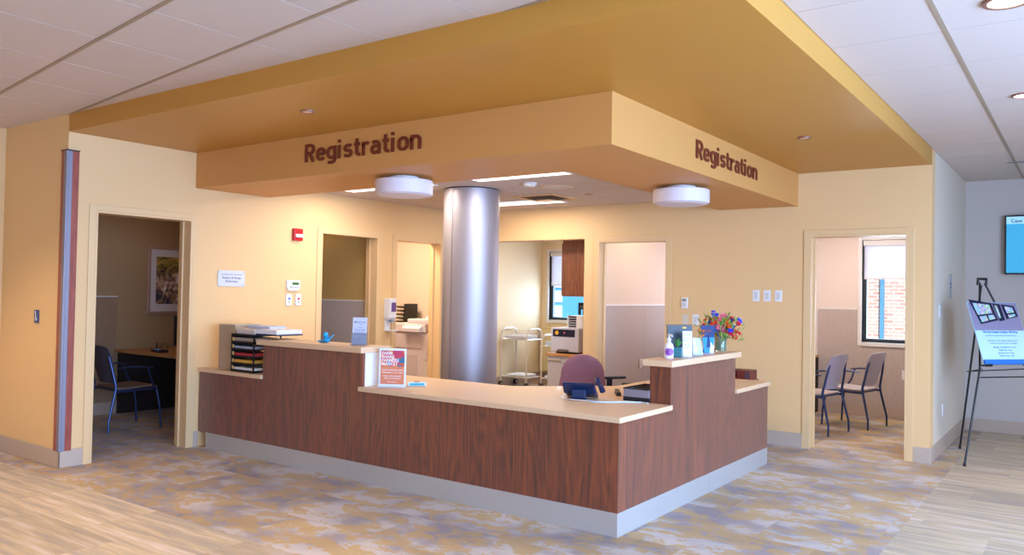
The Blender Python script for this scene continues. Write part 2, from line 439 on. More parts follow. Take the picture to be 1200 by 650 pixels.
# ------------------------------------------------------------------ ceilings and soffit
def tiles(b, xs, ys, z, g=.0035, t=.02):
    for x0, x1 in zip(xs, xs[1:]):
        for y0, y1 in zip(ys, ys[1:]):
            b.box(x0 + g, x1 - g, y0 + g, y1 - g, z, z + t)
def rng(a0, a1, start, step):
    k = math.ceil((a0 - start) / step + 1e-6); v = [a0]
    while start + k * step < a1 - 1e-6: v.append(start + k * step); k += 1
    return v + [a1]
b = MB()
tiles(b, rng(-8.6, XR, -4.586, .69), rng(-3.0, 4.2, 2.37, .6), CEIL)
for v in b.bm.verts: v.co.y -= .134 * (v.co.x + 5.12)          # this grid runs at a slight angle to the desk
tiles(b, rng(XR, 2.4, -.615, .605), rng(-3.7, YE, 3.99, .687), CEIL)
ce = struct(b.build('ceiling', TILE), 'white tiled lobby ceiling', 'ceiling')
MB().box(-8.6, XR, -3.7, YW + .3, CEIL + .02, CEIL + .03).box(XR, 2.4, -3.7, YE, CEIL + .02, CEIL + .03).build('tile_backing', mat('tile_gap', '6E625E', .8), ce)
b = MB()
for y in rng(-3.0, 4.2, 2.37, .6)[1:-1]: b.box(-8.6, XR, y - .012, y + .012, CEIL - .004, CEIL + .01)
for v in b.bm.verts: v.co.y -= .134 * (v.co.x + 5.12)
for x in rng(XR, 2.4, -.615, .605)[1:-1]: b.box(x - .012, x + .012, -3.7, YE, CEIL - .004, CEIL + .01)
b.build('grid_bar', GRID, ce)
# soffit: gold drop ring with outer fascia, over the desk
b = MB()
b.box(XL, XR, YW, BY, SOF, CEIL + .12)                # front strip
b.box(BX, XR, BY, YF, SOF, CEIL + .12)                # side strip
o = struct(b.build('ceiling_soffit', SOFF), 'dropped soffit over the registration area, wall cream coloured gold for its shade', 'soffit')
b = MB()
b.box(XL, BX, BY, IY, BOT, CEIL + .1); b.box(IX, BX, IY, YF, BOT, CEIL + .1)
o = struct(b.build('ceiling_bulkhead', BULK), 'lower bulkhead carrying the lettering, wall cream coloured toward gold for shade', 'bulkhead')
b = MB()
tiles(b, rng(XL, IX, -4.9, .61), rng(IY, YF, 5.85, .61), IC)
b.box(XL, IX, IY, YF, IC + .02, IC + .05)
o = struct(b.build('ceiling_interior', TILE), 'white tiled ceiling above the desk', 'ceiling')
b = MB(); b.box(-9.5, XL - T, YW + T, 8.6, 2.7, 2.75); b.box(-7.9, XR - .12, YF + T, 12, 2.7, 2.75)
struct(b.build('ceiling_rooms', TILE))
b = MB(); b.box(-10, 2.6, -4, 12.1, 3.1, 3.2); struct(b.build('roof_slab', TILE)); 

# ------------------------------------------------------------------ windows
def window(n, x0, x1, y, z0, z1, shade_z, label):
    f = MB(); w = .045
    for (a, bb, c, d) in ((x0, x0 + w, z0, z1), (x1 - w, x1, z0, z1), (x0 + w, x1 - w, z0, z0 + w), (x0 + w, x1 - w, z1 - w, z1)):
        f.box(a, bb, y + .06, y + .12, c, d)
    fo = struct(f.build('window_%d' % n, mat('window_frame_dark', '27343F', .4)), label, 'window')
    MB().box(x0 + w, x1 - w, y + .085, y + .09, z0 + w, z1 - w).build('pane', glass(), fo)
    c = MB(); k = .05
    c.box(x0 - k, x0, y - .012, y + .06, z0 - k, z1 + k).box(x1, x1 + k, y - .012, y + .06, z0 - k, z1 + k)
    c.box(x0, x1, y - .012, y + .06, z1, z1 + k).box(x0, x1, y - .03, y + .06, z0 - k, z0)
    c.build('casing', TRIMW, fo, bevel=.003)
    s = thing('roller_shade', label.replace('window', 'roller shade half drawn over the window') if False else ('white roller shade half lowered in the window behind the two chairs' if n == 3 else 'white roller shade half lowered in the workroom window'), 'roller shade', ((x0 + x1) / 2, y + .03, z1))
    hw = (x1 - x0) / 2 - .008
    MB().box(-hw, hw, -.025, .025, -.075, -.002).build('cassette', TRIMW, s, bevel=.006)
    m, nt, bs = newmat('shade_cloth_%d' % n) if 'shade' not in MATS else (MATS['shade'], None, None)
    if nt:
        out = nt.nodes['Material Output']; bs.inputs['Base Color'].default_value = hexc('E8E4EC'); bs.inputs['Roughness'].default_value = .9
        tr = node(nt, 'ShaderNodeBsdfTranslucent'); tr.inputs['Color'].default_value = hexc('EDEAF2')
        mx = node(nt, 'ShaderNodeMixShader'); mx.inputs[0].default_value = .45
        nt.links.new(bs.outputs[0], mx.inputs[1]); nt.links.new(tr.outputs[0], mx.inputs[2]); nt.links.new(mx.outputs[0], out.inputs[0]); MATS['shade'] = m
    MB().box(-hw + .01, hw - .01, .008, .0095, shade_z - z1, -.075).build('shade_cloth', m, s)
    MB().box(-hw + .01, hw - .01, .002, .016, shade_z - z1 - .022, shade_z - z1).build('hem_bar', TRIMW, s, bevel=.003)
window(2, WA[0], WA[1], YA, WA[2], WA[3], 1.66, 'workroom window with a dark frame')
window(3, WE[0], WE[1], YB, WE[2], WE[3], 1.785, 'window with a dark frame behind the two chairs')

# outside
o = MB().box(-30, 40, 12.3, 45, -.3, -.2).build('ground', mat('pavement', 'D8D8D6', .9)); struct(o, 'pale pavement outside', 'ground')
b = thing('brick_building', 'pinkish brick building outside the window behind the two chairs', 'building', (-1.9, 18, -.2))
MB().box(-2.2, 3.5, 0, 4, 0, 7).build('wall', brickmat(), b)
MB().box(-1.62, -1.55, -.1, 0, 0, 7).build('downspout', mat('blue_downspout', '4C8CB0', .5), b)
b = thing('office_building', 'blue building with a column of white windows outside the workroom', 'building', (-18, 24, -.2))
MB().box(-9, 9, 0, 6, 0, 9).build('wall', mat('blue_facade', '3F93C4', .7, var=.1), b)
w = None
for r in range(11):
    k = MB().box(-.16, .16, -.05, .02, -.2, .2).build('window', mat('white_window', 'E8EEF4', .5), b)
    k.location = (2.75, 0, .05 + r * .52)
    w = k

# ------------------------------------------------------------------ registration desk
d = thing('registration_desk', 'L-shaped walnut registration desk with pale counter tops and steel kick plate', 'desk', (-4.5, DY, 0))
def desk(b, name, m, **k):
    o = b.build(name, m, d, M=Matrix.Translation((4.5, -DY, 0)), **k); return o
KH, LZ, LT, HZ = .148, .742, .036, 1.05
pt = .03
# front panel, long face
b = MB()
b.box(XL + .014, -5.87, DY, DY + pt, KH, LZ - LT)
b.box(-5.87, -4.634, DY, DY + pt, KH, HZ - .045)
b.box(-4.634, DX - pt, DY, DY + pt, KH, LZ - LT)
desk(b, 'front_panel', WOODM)
b = MB()
b.box(-5.87, -5.84, DY + pt, 4.72, LZ, HZ - .045).box(-4.664, -4.634, DY + pt, 4.72, LZ, HZ - .045).box(-5.84, -4.664, 4.70, 4.72, LZ, HZ - .045)
desk(b, 'riser_panel', TRIMW)['label'] = 'pale end panel of the raised ledge'
# side face
b = MB()
b.box(DX - pt, DX, DY, 5.195, KH, LZ - LT)
b.box(DX - pt, DX, 5.195, 6.446, KH, HZ - .045)
b.box(DX - pt, DX, 6.446, DEND, KH, LZ - LT)
b.box(-2.525, DX - pt, 5.195, 5.225, LZ, HZ - .045).box(-2.525, DX - pt, 6.416, 6.446, LZ, HZ - .045).box(-2.525, -2.495, 5.225, 6.416, LZ, HZ - .045)
b.box(-3.1, DX - pt, DEND - pt, DEND, KH, LZ - LT)
desk(b, 'side_panel', WOODM)
# kick plate
b = MB()
for x0, x1 in ((-6.69, -4.78), (-4.778, -3.55), (-3.548, DX - .02)): b.box(x0, x1, DY - .002, DY + .02, 0, KH)
b.box(DX - .02, DX + .002, DY - .002, 5.9, 0, KH).box(DX - .02, DX + .002, 5.902, DEND + .002, 0, KH).box(-3.1, DX - .02, DEND - .02, DEND + .002, 0, KH)
desk(b, 'kick_plate', mat('kick_steel', 'BCB8B6', .42, metal=.35, bump=.15, bscale=60, var=.04))['label'] = 'brushed steel kick plate'
# low tops
oh = .02
b = MB()
poly = [(XL + .013, DY - oh), (-5.90, DY - oh), (-5.90, DY + .0), (-5.868, DY + .0), (-5.868, DY + .03), (-5.868, 5.33), (XL + .013, 5.33)]
poly = [(XL + .013, DY - oh), (-5.875, DY - oh), (-5.875, 5.33), (XL + .013, 5.33)]
b.prism(poly, lambda x, y: (x, y, LZ - LT), lambda x, y: (x, y, LZ))
poly = [(-5.838, 4.725), (-4.66, 4.725), (-4.66, DY - oh), (DX + oh, DY - oh), (DX + oh, 5.192), (-2.53, 5.192), (-2.53, 6.45), (DX + oh, 6.45), (DX + oh, DEND + oh), (-3.2, DEND + oh), (-3.2, 5.95), (-3.82, 5.33), (-5.838, 5.33)]
b.prism(poly, lambda x, y: (x, y, LZ - LT), lambda x, y: (x, y, LZ))
desk(b, 'counter_top', TOP, bevel=.004)
b = MB().box(-5.935, -4.62, DY - .03, 4.74, HZ - .045, HZ)
desk(b, 'ledge_top', TOP, bevel=.004)
b = MB().box(-2.565, DX + .03, 5.15, 6.505, HZ - .045, HZ)
desk(b, 'ledge_top', TOP, bevel=.004)
# inner supports
for x in (-6.4, -5.2, -4.2): desk(MB().box(x, x + .03, DY + pt, 5.25, 0, LZ - LT), 'support_panel', WOODM)
for y in (6.0, 7.0): desk(MB().box(-3.1, DX - pt, y, y + .03, 0, LZ - LT), 'support_panel', WOODM)

# ------------------------------------------------------------------ column
cc = thing('column', 'round brushed metal clad column rising behind the front desk', 'column', (-5.18, 6.45, 0))
R_ = .288
b = MB(); ang0 = math.atan2(-6.46, 5.16) - .72   # seam direction
for s0, s1 in ((0, PI), (PI, 2 * PI)):
    n = 40; g = .012
    pts = [(R_ * math.cos(ang0 + s0 + g + (s1 - s0 - 2 * g) * k / n), R_ * math.sin(ang0 + s0 + g + (s1 - s0 - 2 * g) * k / n)) for k in range(n + 1)]
    inn = [(p[0] * .97, p[1] * .97) for p in pts[::-1]]
    b.prism(pts + inn, lambda x, y: (x, y, .0), lambda x, y: (x, y, IC - .012))
b.build('cladding', COLM, cc, smooth=True)
MB().lathe([(R_ * .965, 0), (R_ * .965, IC)], seg=48).build('core', mat('column_gap', '2B2420', .7), cc, smooth=True)

# ------------------------------------------------------------------ lettering
LETR = mat('brown_lettering', '6E2A16', .5)
LET2 = mat('brown_lettering', '6E2A16', .5)
def arcp(cx, cy, rx, ry, a0, a1, n=10):
    return [(cx + rx * math.cos(math.radians(a0 + (a1 - a0) * k / n)), cy + ry * math.sin(math.radians(a0 + (a1 - a0) * k / n))) for k in range(n + 1)]
GH = .085
def glyph(ch):
    """centre lines of a squared-off grotesque, cap height 1, x height .73; returns (advance, strokes)"""
    h = GH; xh = .73; t = xh - h; c = .19
    def ring(x0, x1, y0, y1):
        return arcp(x1 - c, y1 - c, c, c, 0, 90) + arcp(x0 + c, y1 - c, c, c, 90, 180) + arcp(x0 + c, y0 + c, c, c, 180, 270) + arcp(x1 - c, y0 + c, c, c, 270, 360) + [(x1, y1 - c)]
    if ch == 'R': return .64, [[(h, 0), (h, 1)], [(h, 1 - h), (.34, 1 - h)] + arcp(.34, .70, .20, 1 - h - .70, 90, -90) + [(h, .70 - (1 - h - .70))], [(.31, .46), (.545, 0)]]
    if ch == 'e': return .58, [[(h, .37), (.50, .37)], [(.50, .345), (.50, t - c)] + arcp(.50 - c, t - c, c, c, 0, 90) + arcp(h + c, t - c, c, c, 90, 180) + arcp(h + c, h + c, c, c, 180, 270) + [(.36, h), (.49, .15)]]
    if ch == 'g': return .60, [ring(h, .50, h + .02, t), [(.50, xh), (.50, -.02)] + arcp(.50 - c, -.02, c, .14, 0, -90) + [(.10, -.15)]]
    if ch == 'i': return .27, [[(h, 0), (h, xh)], [(h, .86), (h, 1.01)]]
    if ch == 's': return .53, [[(.44, .60), (.38, t), (.22, t)] + arcp(.22, t - .135, .135, .135, 90, 270) + [(.30, t - .27)] + arcp(.31, h + .145, .135, .145, 90, -90) + [(.18, h), (.06, .15)]]
    if ch == 't': return .40, [[(.17, .95), (.17, .25)] + arcp(.33, .25, .16, .25 - h, 180, 270) + [(.37, h)], [(.02, t), (.36, t)]]
    if ch == 'r': return .41, [[(h, 0), (h, xh)], [(h, .52)] + arcp(.26, .50, .175, t - .50, 180, 90) + [(.30, t), (.38, .60)]]
    if ch == 'a': return .58, [[(.48, 0), (.48, t - c)] + arcp(.48 - c, t - c, c, c, 0, 90) + [(.20, t), (.11, .61)], [(.48, .42), (.22, .42)] + arcp(.22, .42 - .168, .135, .168, 90, 270) + [(.30, h), (.48, .16)]]
    if ch == 'o': return .59, [ring(h, .50, h, t)]
    if ch == 'n': return .58, [[(h, 0), (h, xh)], [(h, .50)] + arcp(h + c, t - c, c, c, 180, 90) + arcp(.495 - c, t - c, c, c, 90, 0) + [(.495, 0)]]
def ribbon(b, pts, w, d):
    P = [Vector((p[0], p[1])) for p in pts]; Q = [P[0]]
    for p in P[1:]:
        if (p - Q[-1]).length > 1e-5: Q.append(p)
    L_, R2 = [], []
    for i, p in enumerate(Q):
        d0 = (Q[i] - Q[i - 1]).normalized() if i else (Q[1] - Q[0]).normalized()
        d1 = (Q[i + 1] - Q[i]).normalized() if i < len(Q) - 1 else d0
        n = Vector((-d0.y - d1.y, d0.x + d1.x)); n.normalize()
        k = w / max(.5, n.dot(Vector((-d0.y, d0.x))))
        L_.append(p + n * k); R2.append(p - n * k)
    V = [[b.bm.verts.new((v.x, v.y, z)) for v in S] for S in (L_, R2) for z in (0, d)]
    l0, l1, q0, q1 = V
    for i in range(len(Q) - 1):
        for A, B2 in ((l1, q1), (q1, q0), (q0, l0), (l0, l1)): b.bm.faces.new((A[i], A[i + 1], B2[i + 1], B2[i]))
    b.bm.faces.new((l0[0], l1[0], q1[0], q0[0])); b.bm.faces.new((l0[-1], l1[-1], q1[-1], q0[-1]))
def word(loc_mat, width, cap, nm, label, where):
    t = bpy.data.objects.new(nm, None); C.objects.link(t); t.matrix_world = loc_mat
    tag(t, label, 'lettering')
    adv = [glyph(c)[0] + .075 for c in 'Registration']; tot = sum(adv) - .075 - .06
    sx = width / tot; x = 0
    for c, a_ in zip('Registration', adv):
        b = MB()
        for k_, st in enumerate(glyph(c)[1]): ribbon(b, st, GH, .006 + .0006 * k_)
        b.build('letter', LETR, t, M=Matrix.Diagonal((sx, cap, 1, 1)) @ Matrix.Translation((x, 0, 0)))
        x += a_
word(basis((-5.27, BY - .004, 2.545), (1, 0, 0), (0, 0, 1)), 1.28, .148, 'wall_lettering', 'brown word Registration on the gold bulkhead face above the long desk front', 'front')
word(basis((BX + .004, 5.655, 2.537), (0, 1, 0), (0, 0, 1)), 1.345, .140, 'wall_lettering', 'brown word Registration on the pale bulkhead face toward the corridor', 'side')

# ------------------------------------------------------------------ corner guard
g = thing('corner_guard', 'tall steel corner guard with reddish reflections coloured in, on the outer wall corner by the first doorway', 'corner guard', (XL, YW, .135))
GREFL = wood('guard_reflection', '7A2A1C', 'A8503A', grain=20)  # red-brown reflections in the metal guard, painted as grained strips
hh = 2.47
MB().box(-.085, -.03, -.014, 0, 0, hh).box(0, .014, .03, .085, 0, hh).build('reflection_strip', GREFL, g, bevel=.002)
MB().box(-.03, .018, -.018, .0, 0, hh).box(0, .018, 0, .03, 0, hh).build('steel_nose', mat('guard_steel', '8E8A98', .5, metal=.7), g, bevel=.003)
MB().box(-.087, .02, -.02, .0, hh, hh + .008).box(0, .02, 0, .087, hh, hh + .008).build('end_cap', BLACK, g)

# ------------------------------------------------------------------ ceiling fixtures
EMW = mat('lamp_lens', 'FFFFFF', .5, emit='FFF2E4', es=5)
DRUM = mat('drum_shade', 'D2C8D2', .5, emit='E8DCE8', es=.05)
def drum(x, y, label):
    t = thing('drum_light', label, 'ceiling light', (x, y, BOT), 0, None)
    MB().lathe([(.12, -.03), (.12, 0)], seg=32).build('mount', WHITE, t, smooth=True)
    MB().lathe([(.0, -.148), (.22, -.148), (.232, -.143), (.236, -.135), (.236, -.034), (.232, -.03), (0, -.03)], seg=56).build('shade', DRUM, t, smooth=True)
    MB().lathe([(0, -.153), (.205, -.153), (.21, -.1485)], seg=48).build('lens', mat('drum_lens', 'CFC9D6', .5, emit='E8DCE8', es=.1), t, smooth=True)
drum(-4.57, 4.80, 'white drum ceiling light under the bulkhead above the long desk front')
drum(-2.83, 6.37, 'white drum ceiling light under the bulkhead above the desk return')

def can(x, y, z, label, on=True, r=.06, power=0, col=(1, .8, .55), spot=2.2):
    t = thing('downlight', label, 'ceiling light', (x, y, z))
    MB().lathe([(r * .8, -.001), (r * .8, -.012), (r, -.012), (r * 1.02, -.008), (r * 1.02, .0)][::-1], seg=32).build('ring', mat('can_ring', '8A5A4A' if not on else 'E8E8EE', .35), t, smooth=True)
    MB().lathe([(0, -.006), (r * .8, -.006)], seg=32).build('lens', EMW if on else mat('can_glass', 'C8A890', .4, emit='E8C8A8', es=.5), t)
    if power:
        l = bpy.data.lights.new('downlight_beam', 'SPOT'); l.energy = power; l.color = col; l.spot_size = spot; l.spot_blend = .6; l.shadow_soft_size = .06
        lo = bpy.data.objects.new('downlight_beam', l); C.objects.link(lo); lo.location = (0, 0, -.03); lo.parent = t
can(-4.50, 3.73, SOF, 'small unlit recessed downlight in the gold soffit above the long desk front', False, .05)
can(-1.82, 6.41, SOF, 'small unlit recessed downlight in the gold soffit nearest the corridor', False, .05)
can(-.32, 4.35, CEIL, 'round recessed downlight in the tiled corridor ceiling, larger of the two', True, .1, 45, (1, .95, .9))
can(-.37, 6.40, CEIL, 'round recessed downlight in the tiled corridor ceiling, farther down the corridor', True, .07, 45, (1, .95, .9))

def troffer(x0, x1, y0, y1, label, power):
    cx, cy = (x0 + x1) / 2, (y0 + y1) / 2
    t = thing('troffer_light', label, 'ceiling light', (cx, cy, IC), 0, None)
    hx, hy = (x1 - x0) / 2, (y1 - y0) / 2
    MB().box(-hx, hx, -hy, -hy + .02, -.008, -.0005).box(-hx, hx, hy - .02, hy, -.008, -.0005).box(-hx, -hx + .02, -hy + .02, hy - .02, -.008, -.0005).box(hx - .02, hx, -hy + .02, hy - .02, -.008, -.0005).build('frame', WHITE, t)
    MB().box(-hx + .02, hx - .02, -hy + .02, hy - .02, -.005, -.001).build('diffuser', mat('troffer_diffuser', 'FFFFFF', .5, emit='FFF6EC', es=3.2), t)
    l = bpy.data.lights.new('troffer_glow', 'AREA'); l.shape = 'RECTANGLE'; l.size = x1 - x0 - .05; l.size_y = y1 - y0 - .05; l.energy = power; l.color = (1, .87, .70)
    lo = bpy.data.objects.new('troffer_glow', l); C.objects.link(lo); lo.location = (0, 0, -.012); lo.parent = t
troffer(-6.45, -5.25, 5.66, 6.0, 'rectangular ceiling light behind the drum light over the long desk front', 46)
troffer(-4.72, -3.66, 5.66, 6.0, 'rectangular ceiling light between the column and the desk return', 34)
troffer(-5.90, -4.86, 7.45, 7.82, 'rectangular ceiling light behind the column next to the air vent', 34)

t = thing('ceiling_vent', 'square louvred air vent in the tiled ceiling above the desk', 'air vent', (-4.87, 7.36, IC))
b = MB(); h = .27
b.box(-h, h, -h, -h + .07, -.008, -.0005).box(-h, h, h - .07, h, -.008, -.0005).box(-h, -h + .07, -h + .07, h - .07, -.008, -.0005).box(h - .07, h, -h + .07, h - .07, -.008, -.0005)
b.build('frame', mat('vent_frame', 'D8B488', .5), t)
MB().box(-h + .07, h - .07, -h + .07, h - .07, -.003, -.0006).build('backing', mat('vent_dark', '5A463A', .7), t)
b = MB()
for k in range(9):
    y = -h + .09 + k * .042
    b.box(-h + .07, h - .07, -.011, .011, -.0015, 0, M=Matrix.Translation((0, y, -.006)) @ Matrix.Rotation(.5, 4, 'X'))
b.build('louvre', mat('vent_louvre', 'A08468', .5), t)
o = center(MB().lathe([(0, -.035), (.05, -.035), (.062, -.025), (.07, -.0005), (0, -.0005)], (-4.36, 6.31, IC), seg=28).build('smoke_detector', WHITE, smooth=True)); tag(o, 'small white domed smoke detector on the tiled ceiling', 'smoke detector')
t = thing('ceiling_speaker', 'round white speaker grille in the tiled ceiling near the air vent', 'speaker', (-4.29, 6.68, IC))
MB().lathe([(.13, -.003), (.14, -.01), (.155, -.01), (.16, -.0005)], seg=40).build('ring', mat('speaker_ring', 'D9BC9C', .5), t, smooth=True)
MB().lathe([(0, -.009), (.13, -.005)], seg=40).build('grille', mat('speaker_grille', 'D8D4D6', .6, bump=.8, bscale=300), t, smooth=True)
o = center(MB().lathe([(0, -.014), (.035, -.012), (.045, -.0005), (0, -.0005)], (-4.28, 7.29, IC), seg=24).build('sprinkler_cap', mat('sprinkler', 'B89078', .5), smooth=True)); tag(o, 'small round sprinkler cap in the tiled ceiling', 'sprinkler')
o = center(MB().box(-.68, -.30, 9.42, 9.47, CEIL - .006, CEIL - .0042).build('slot_vent', mat('slot_dark', '6A7078', .5))); tag(o, 'thin slot vent in the tiled corridor ceiling', 'air vent')

# ------------------------------------------------------------------ wall fittings helper
def on_wall(name, label, cat, o, face, group=None):
    """empty on a wall; local +X runs along the wall as seen from the front, +Z up, -Y out of the wall"""
    rz = {'left': PI / 2, 'back': 0, 'corr': PI / 2}[face]   # left wall faces +X
    return thing(name, label, cat, o, rz, group)
def rocker(face, loc, label, group=None, n=1, name='light_switch', cat='light switch'):
    t = on_wall(name, label, cat, loc, face, group)
    MB().box(-.036, .036, -.006, 0, -.058, .058).build('plate', WHITE, t, bevel=.002)
    MB().box(-.017, .017, -.010, -.006, -.034, .034).build('rocker', mat('rocker_ivory', 'CFCBCB', .4), t, bevel=.0015)
    return t
XW = XL - .002
YFW = YF + .002
# fire strobe
t = on_wall('fire_strobe', 'small red fire alarm strobe high on the left cream wall', 'fire alarm', (XW, 5.55, 2.075), 'left')
MB().box(-.06, .06, -.04, 0, -.065, .065).build('housing', mat('alarm_red', 'B8121E', .35), t, bevel=.008)
MB().box(-.045, .055, -.055, -.04, -.03, .005).build('lens', mat('strobe_lens', 'E8F0FA', .15), t, bevel=.006)
MB().lathe([(.022, 0), (.026, .006), (0, .008)], seg=20).build('horn', mat('alarm_red', 'B8121E'), t, M=Matrix.Translation((.015, -.04, .035)) @ Matrix.Rotation(PI / 2, 4, 'X'))
# donor plaque
t = on_wall('donor_plaque', 'small clear acrylic plaque with engraved text on the left cream wall', 'plaque', (XW, 4.765, 1.59), 'left')
MB().box(-.15, .15, -.012, -.006, -.077, .077).build('plate', mat('acrylic', 'D5D7E6', .15, coat=.5), t, bevel=.001)
for x in (-.135, .135):
    for z in (-.062, .062): MB().tube([(x, 0, z), (x, -.016, z)], .006, 10).build('standoff', STEEL, t)
GT = mat('engraved_grey', '5A5A6A', .6)
texts([('THE REGISTRATION OFFICES GIVEN BY', 0, .034, .014, 0, 'CENTER', .95), ('Robert & Penny', 0, -.003, .032, .012, 'CENTER', 1), ('Robertson', 0, -.037, .032, .012, 'CENTER', 1)], basis((0, -.0125, 0), (1, 0, 0), (0, 0, 1)), GT, 'engraving', t)
# alarm keypad
t = on_wall('alarm_keypad', 'white alarm keypad with green display on the left cream wall', 'keypad', (XW, 5.513, 1.535), 'left')
MB().prism([(-.085, .055), (.085, .055), (.085, -.03), (.06, -.055), (-.06, -.055), (-.085, -.03)], lambda x, z: (x, 0, z), lambda x, z: (x, -.025, z)).build('body', WHITE, t, bevel=.004)
MB().box(-.02, .065, -.027, -.025, .008, .034).build('display', mat('lcd_green', '3E6A2A', .3), t)
b = MB()
for k in range(5): b.box(-.02 + k * .018, -.008 + k * .018, -.027, -.025, -.022, -.012)
b.build('button', mat('grey_button', '8A92A8', .5), t)
MB().box(-.045, -.03, -.027, -.025, -.025, -.01).build('indicator', mat('green_led', '2E8A4A', .4), t)
for (yy, colr, nm, lb) in ((5.462, '2A6FE0', 'blue', 'white wall call button with blue dot below the alarm keypad'), (5.585, 'D03030', 'red', 'white wall call button with red dot below the alarm keypad')):
    t = on_wall('call_button', lb, 'button', (XW, yy, 1.385), 'left')
    MB().box(-.036, .036, -.018, 0, -.062, .062).build('plate', WHITE, t, bevel=.006)
    MB().lathe([(.013, 0), (.013, .004), (0, .005)], seg=20).build('button', mat(nm + '_button', colr, .35), t, M=Matrix.Translation((0, -.018, .012)) @ Matrix.Rotation(PI / 2, 4, 'X'))
    MB().box(-.012, .012, -.0195, -.018, -.028, -.02).build('slot', GT, t)
# small blue sign on the return wall
t = thing('access_sign', 'small dark blue wall sign with white figure beside the corner guard', 'sign', (-7.29, YW - .0005, 1.225))
MB().box(-.035, .035, -.012, 0, -.055, .055).build('plate', mat('sign_blue', '0C2A6A', .35), t, bevel=.003)
MB().tube([(-.004, -.013, .03), (0, -.013, .012), (.002, -.013, -.012), (.014, -.013, -.016), (.018, -.013, -.032)], .0035, 6).tube([(.012 * math.cos(a) - .002, -.013, -.022 + .014 * math.sin(a)) for a in [1.8 + k * .5 for k in range(9)]], .0025, 6).ball((-.005, -.013, .038), .006).build('figure', WHITE, t)
# hand sanitiser dispenser
t = on_wall('soap_dispenser', 'white hand sanitizer dispenser on the left cream wall between two doorways', 'dispenser', (XW, 6.93, 1.02), 'left')
MB().prism([(-.06, .39), (-.06, .15), (.06, .15), (.06, .39)], lambda x, z: (x, 0, z), lambda x, z: (x, -.10, z)).build('body', WHITE, t, bevel=.012)
MB().box(-.05, .05, -.085, 0, .135, .15).box(-.04, .04, -.012, 0, .01, .135).build('spine', WHITE, t, bevel=.003)
MB().box(-.06, .06, -.13, 0, 0, .012).box(-.06, .06, -.13, -.124, .012, .02).build('drip_tray', WHITE, t, bevel=.003)
MB().box(-.03, .045, -.103, -.10, .23, .34).build('window_label', mat('purple_label', '6A4A8A', .4), t)
MB().box(-.02, .03, -.095, -.05, .105, .135).build('nozzle', mat('nozzle_grey', '8A9AB8', .4), t)
# back wall fittings
for x, lb in ((-2.823, 'grey rocker switch on the back wall, farthest of three from the doorway'), (-2.707, 'grey rocker switch on the back wall, in the middle of three'), (-2.590, 'grey rocker switch on the back wall, closest of three to the doorway')):
    rocker('back', (x, YFW, 1.52), lb, 'row of three rocker switches')
t = on_wall('thermostat', 'white wall thermostat with grey screen above two plates', 'thermostat', (-3.612, YFW, 1.425), 'back')
MB().box(-.036, .036, -.024, 0, -.06, .06).build('body', WHITE, t, bevel=.004)
MB().box(-.024, .024, -.0255, -.024, .018, .045).build('screen', mat('lcd_grey', '8A8A84', .3), t)
MB().box(-.02, .02, -.0255, -.024, -.04, .005).build('button_pad', mat('rocker_ivory', 'CFCBCB'), t)
t = on_wall('wall_outlet', 'cream socket plate below the thermostat', 'outlet', (-3.607, YFW, 1.245), 'back')
MB().box(-.036, .036, -.006, 0, -.058, .058).build('plate', mat('plate_cream', 'D6C6B0', .4), t, bevel=.002)
MB().box(-.015, .015, -.008, -.006, .008, .036).box(-.015, .015, -.008, -.006, -.036, -.008).build('socket', mat('rocker_ivory', 'CFCBCB'), t, bevel=.001)
rocker('back', (-3.485, YFW, 1.245), 'white rocker switch below the thermostat, beside the socket plate')
# corridor wall fittings (wall faces +X)
XC = XR - .002
t = on_wall('room_sign', 'grey rectangular sign on the corridor side wall', 'sign', (XC, 9.5, 1.655), 'corr')
MB().box(-.075, .075, -.01, 0, -.13, .13).build('plate', mat('sign_grey', 'A2A4AE', .4), t, bevel=.002)
texts([('REGISTRATION', 0, .02, .018, .01, 'CENTER', .9), ('OFFICES', 0, -.02, .026, .015, 'CENTER', 1)], basis((0, -.0105, 0), (1, 0, 0), (0, 0, 1)), GT, 'lettering', t)
rocker('corr', (XC, 8.80, 1.40), 'white rocker switch on the corridor side wall near the corner')
t = on_wall('wall_outlet', 'white socket plate low on the corridor side wall', 'outlet', (XC, 9.05, .41), 'corr')
MB().box(-.036, .036, -.006, 0, -.058, .058).build('plate', WHITE, t, bevel=.002)
MB().box(-.015, .015, -.008, -.006, .008, .036).box(-.015, .015, -.008, -.006, -.036, -.008).build('socket', mat('rocker_ivory', 'CFCBCB'), t, bevel=.001)
t = on_wall('wall_outlet', 'white socket plate on the taupe panel under the window', 'outlet', (-1.88, YB - .013, .56), 'back')
MB().box(-.036, .036, -.006, 0, -.058, .058).build('plate', WHITE, t, bevel=.002)
MB().box(-.015, .015, -.008, -.006, .008, .036).box(-.015, .015, -.008, -.006, -.036, -.008).build('socket', mat('rocker_ivory', 'CFCBCB'), t, bevel=.001)
t = on_wall('wall_outlet', 'white socket plate on the lilac grey panel seen through the middle doorway', 'outlet', (-4.837, 9.66, .6), 'corr')
MB().box(-.036, .036, -.006, 0, -.058, .058).build('plate', WHITE, t, bevel=.002)
MB().box(-.015, .015, -.008, -.006, .008, .036).box(-.015, .015, -.008, -.006, -.036, -.008).build('socket', mat('rocker_ivory', 'CFCBCB'), t, bevel=.001)

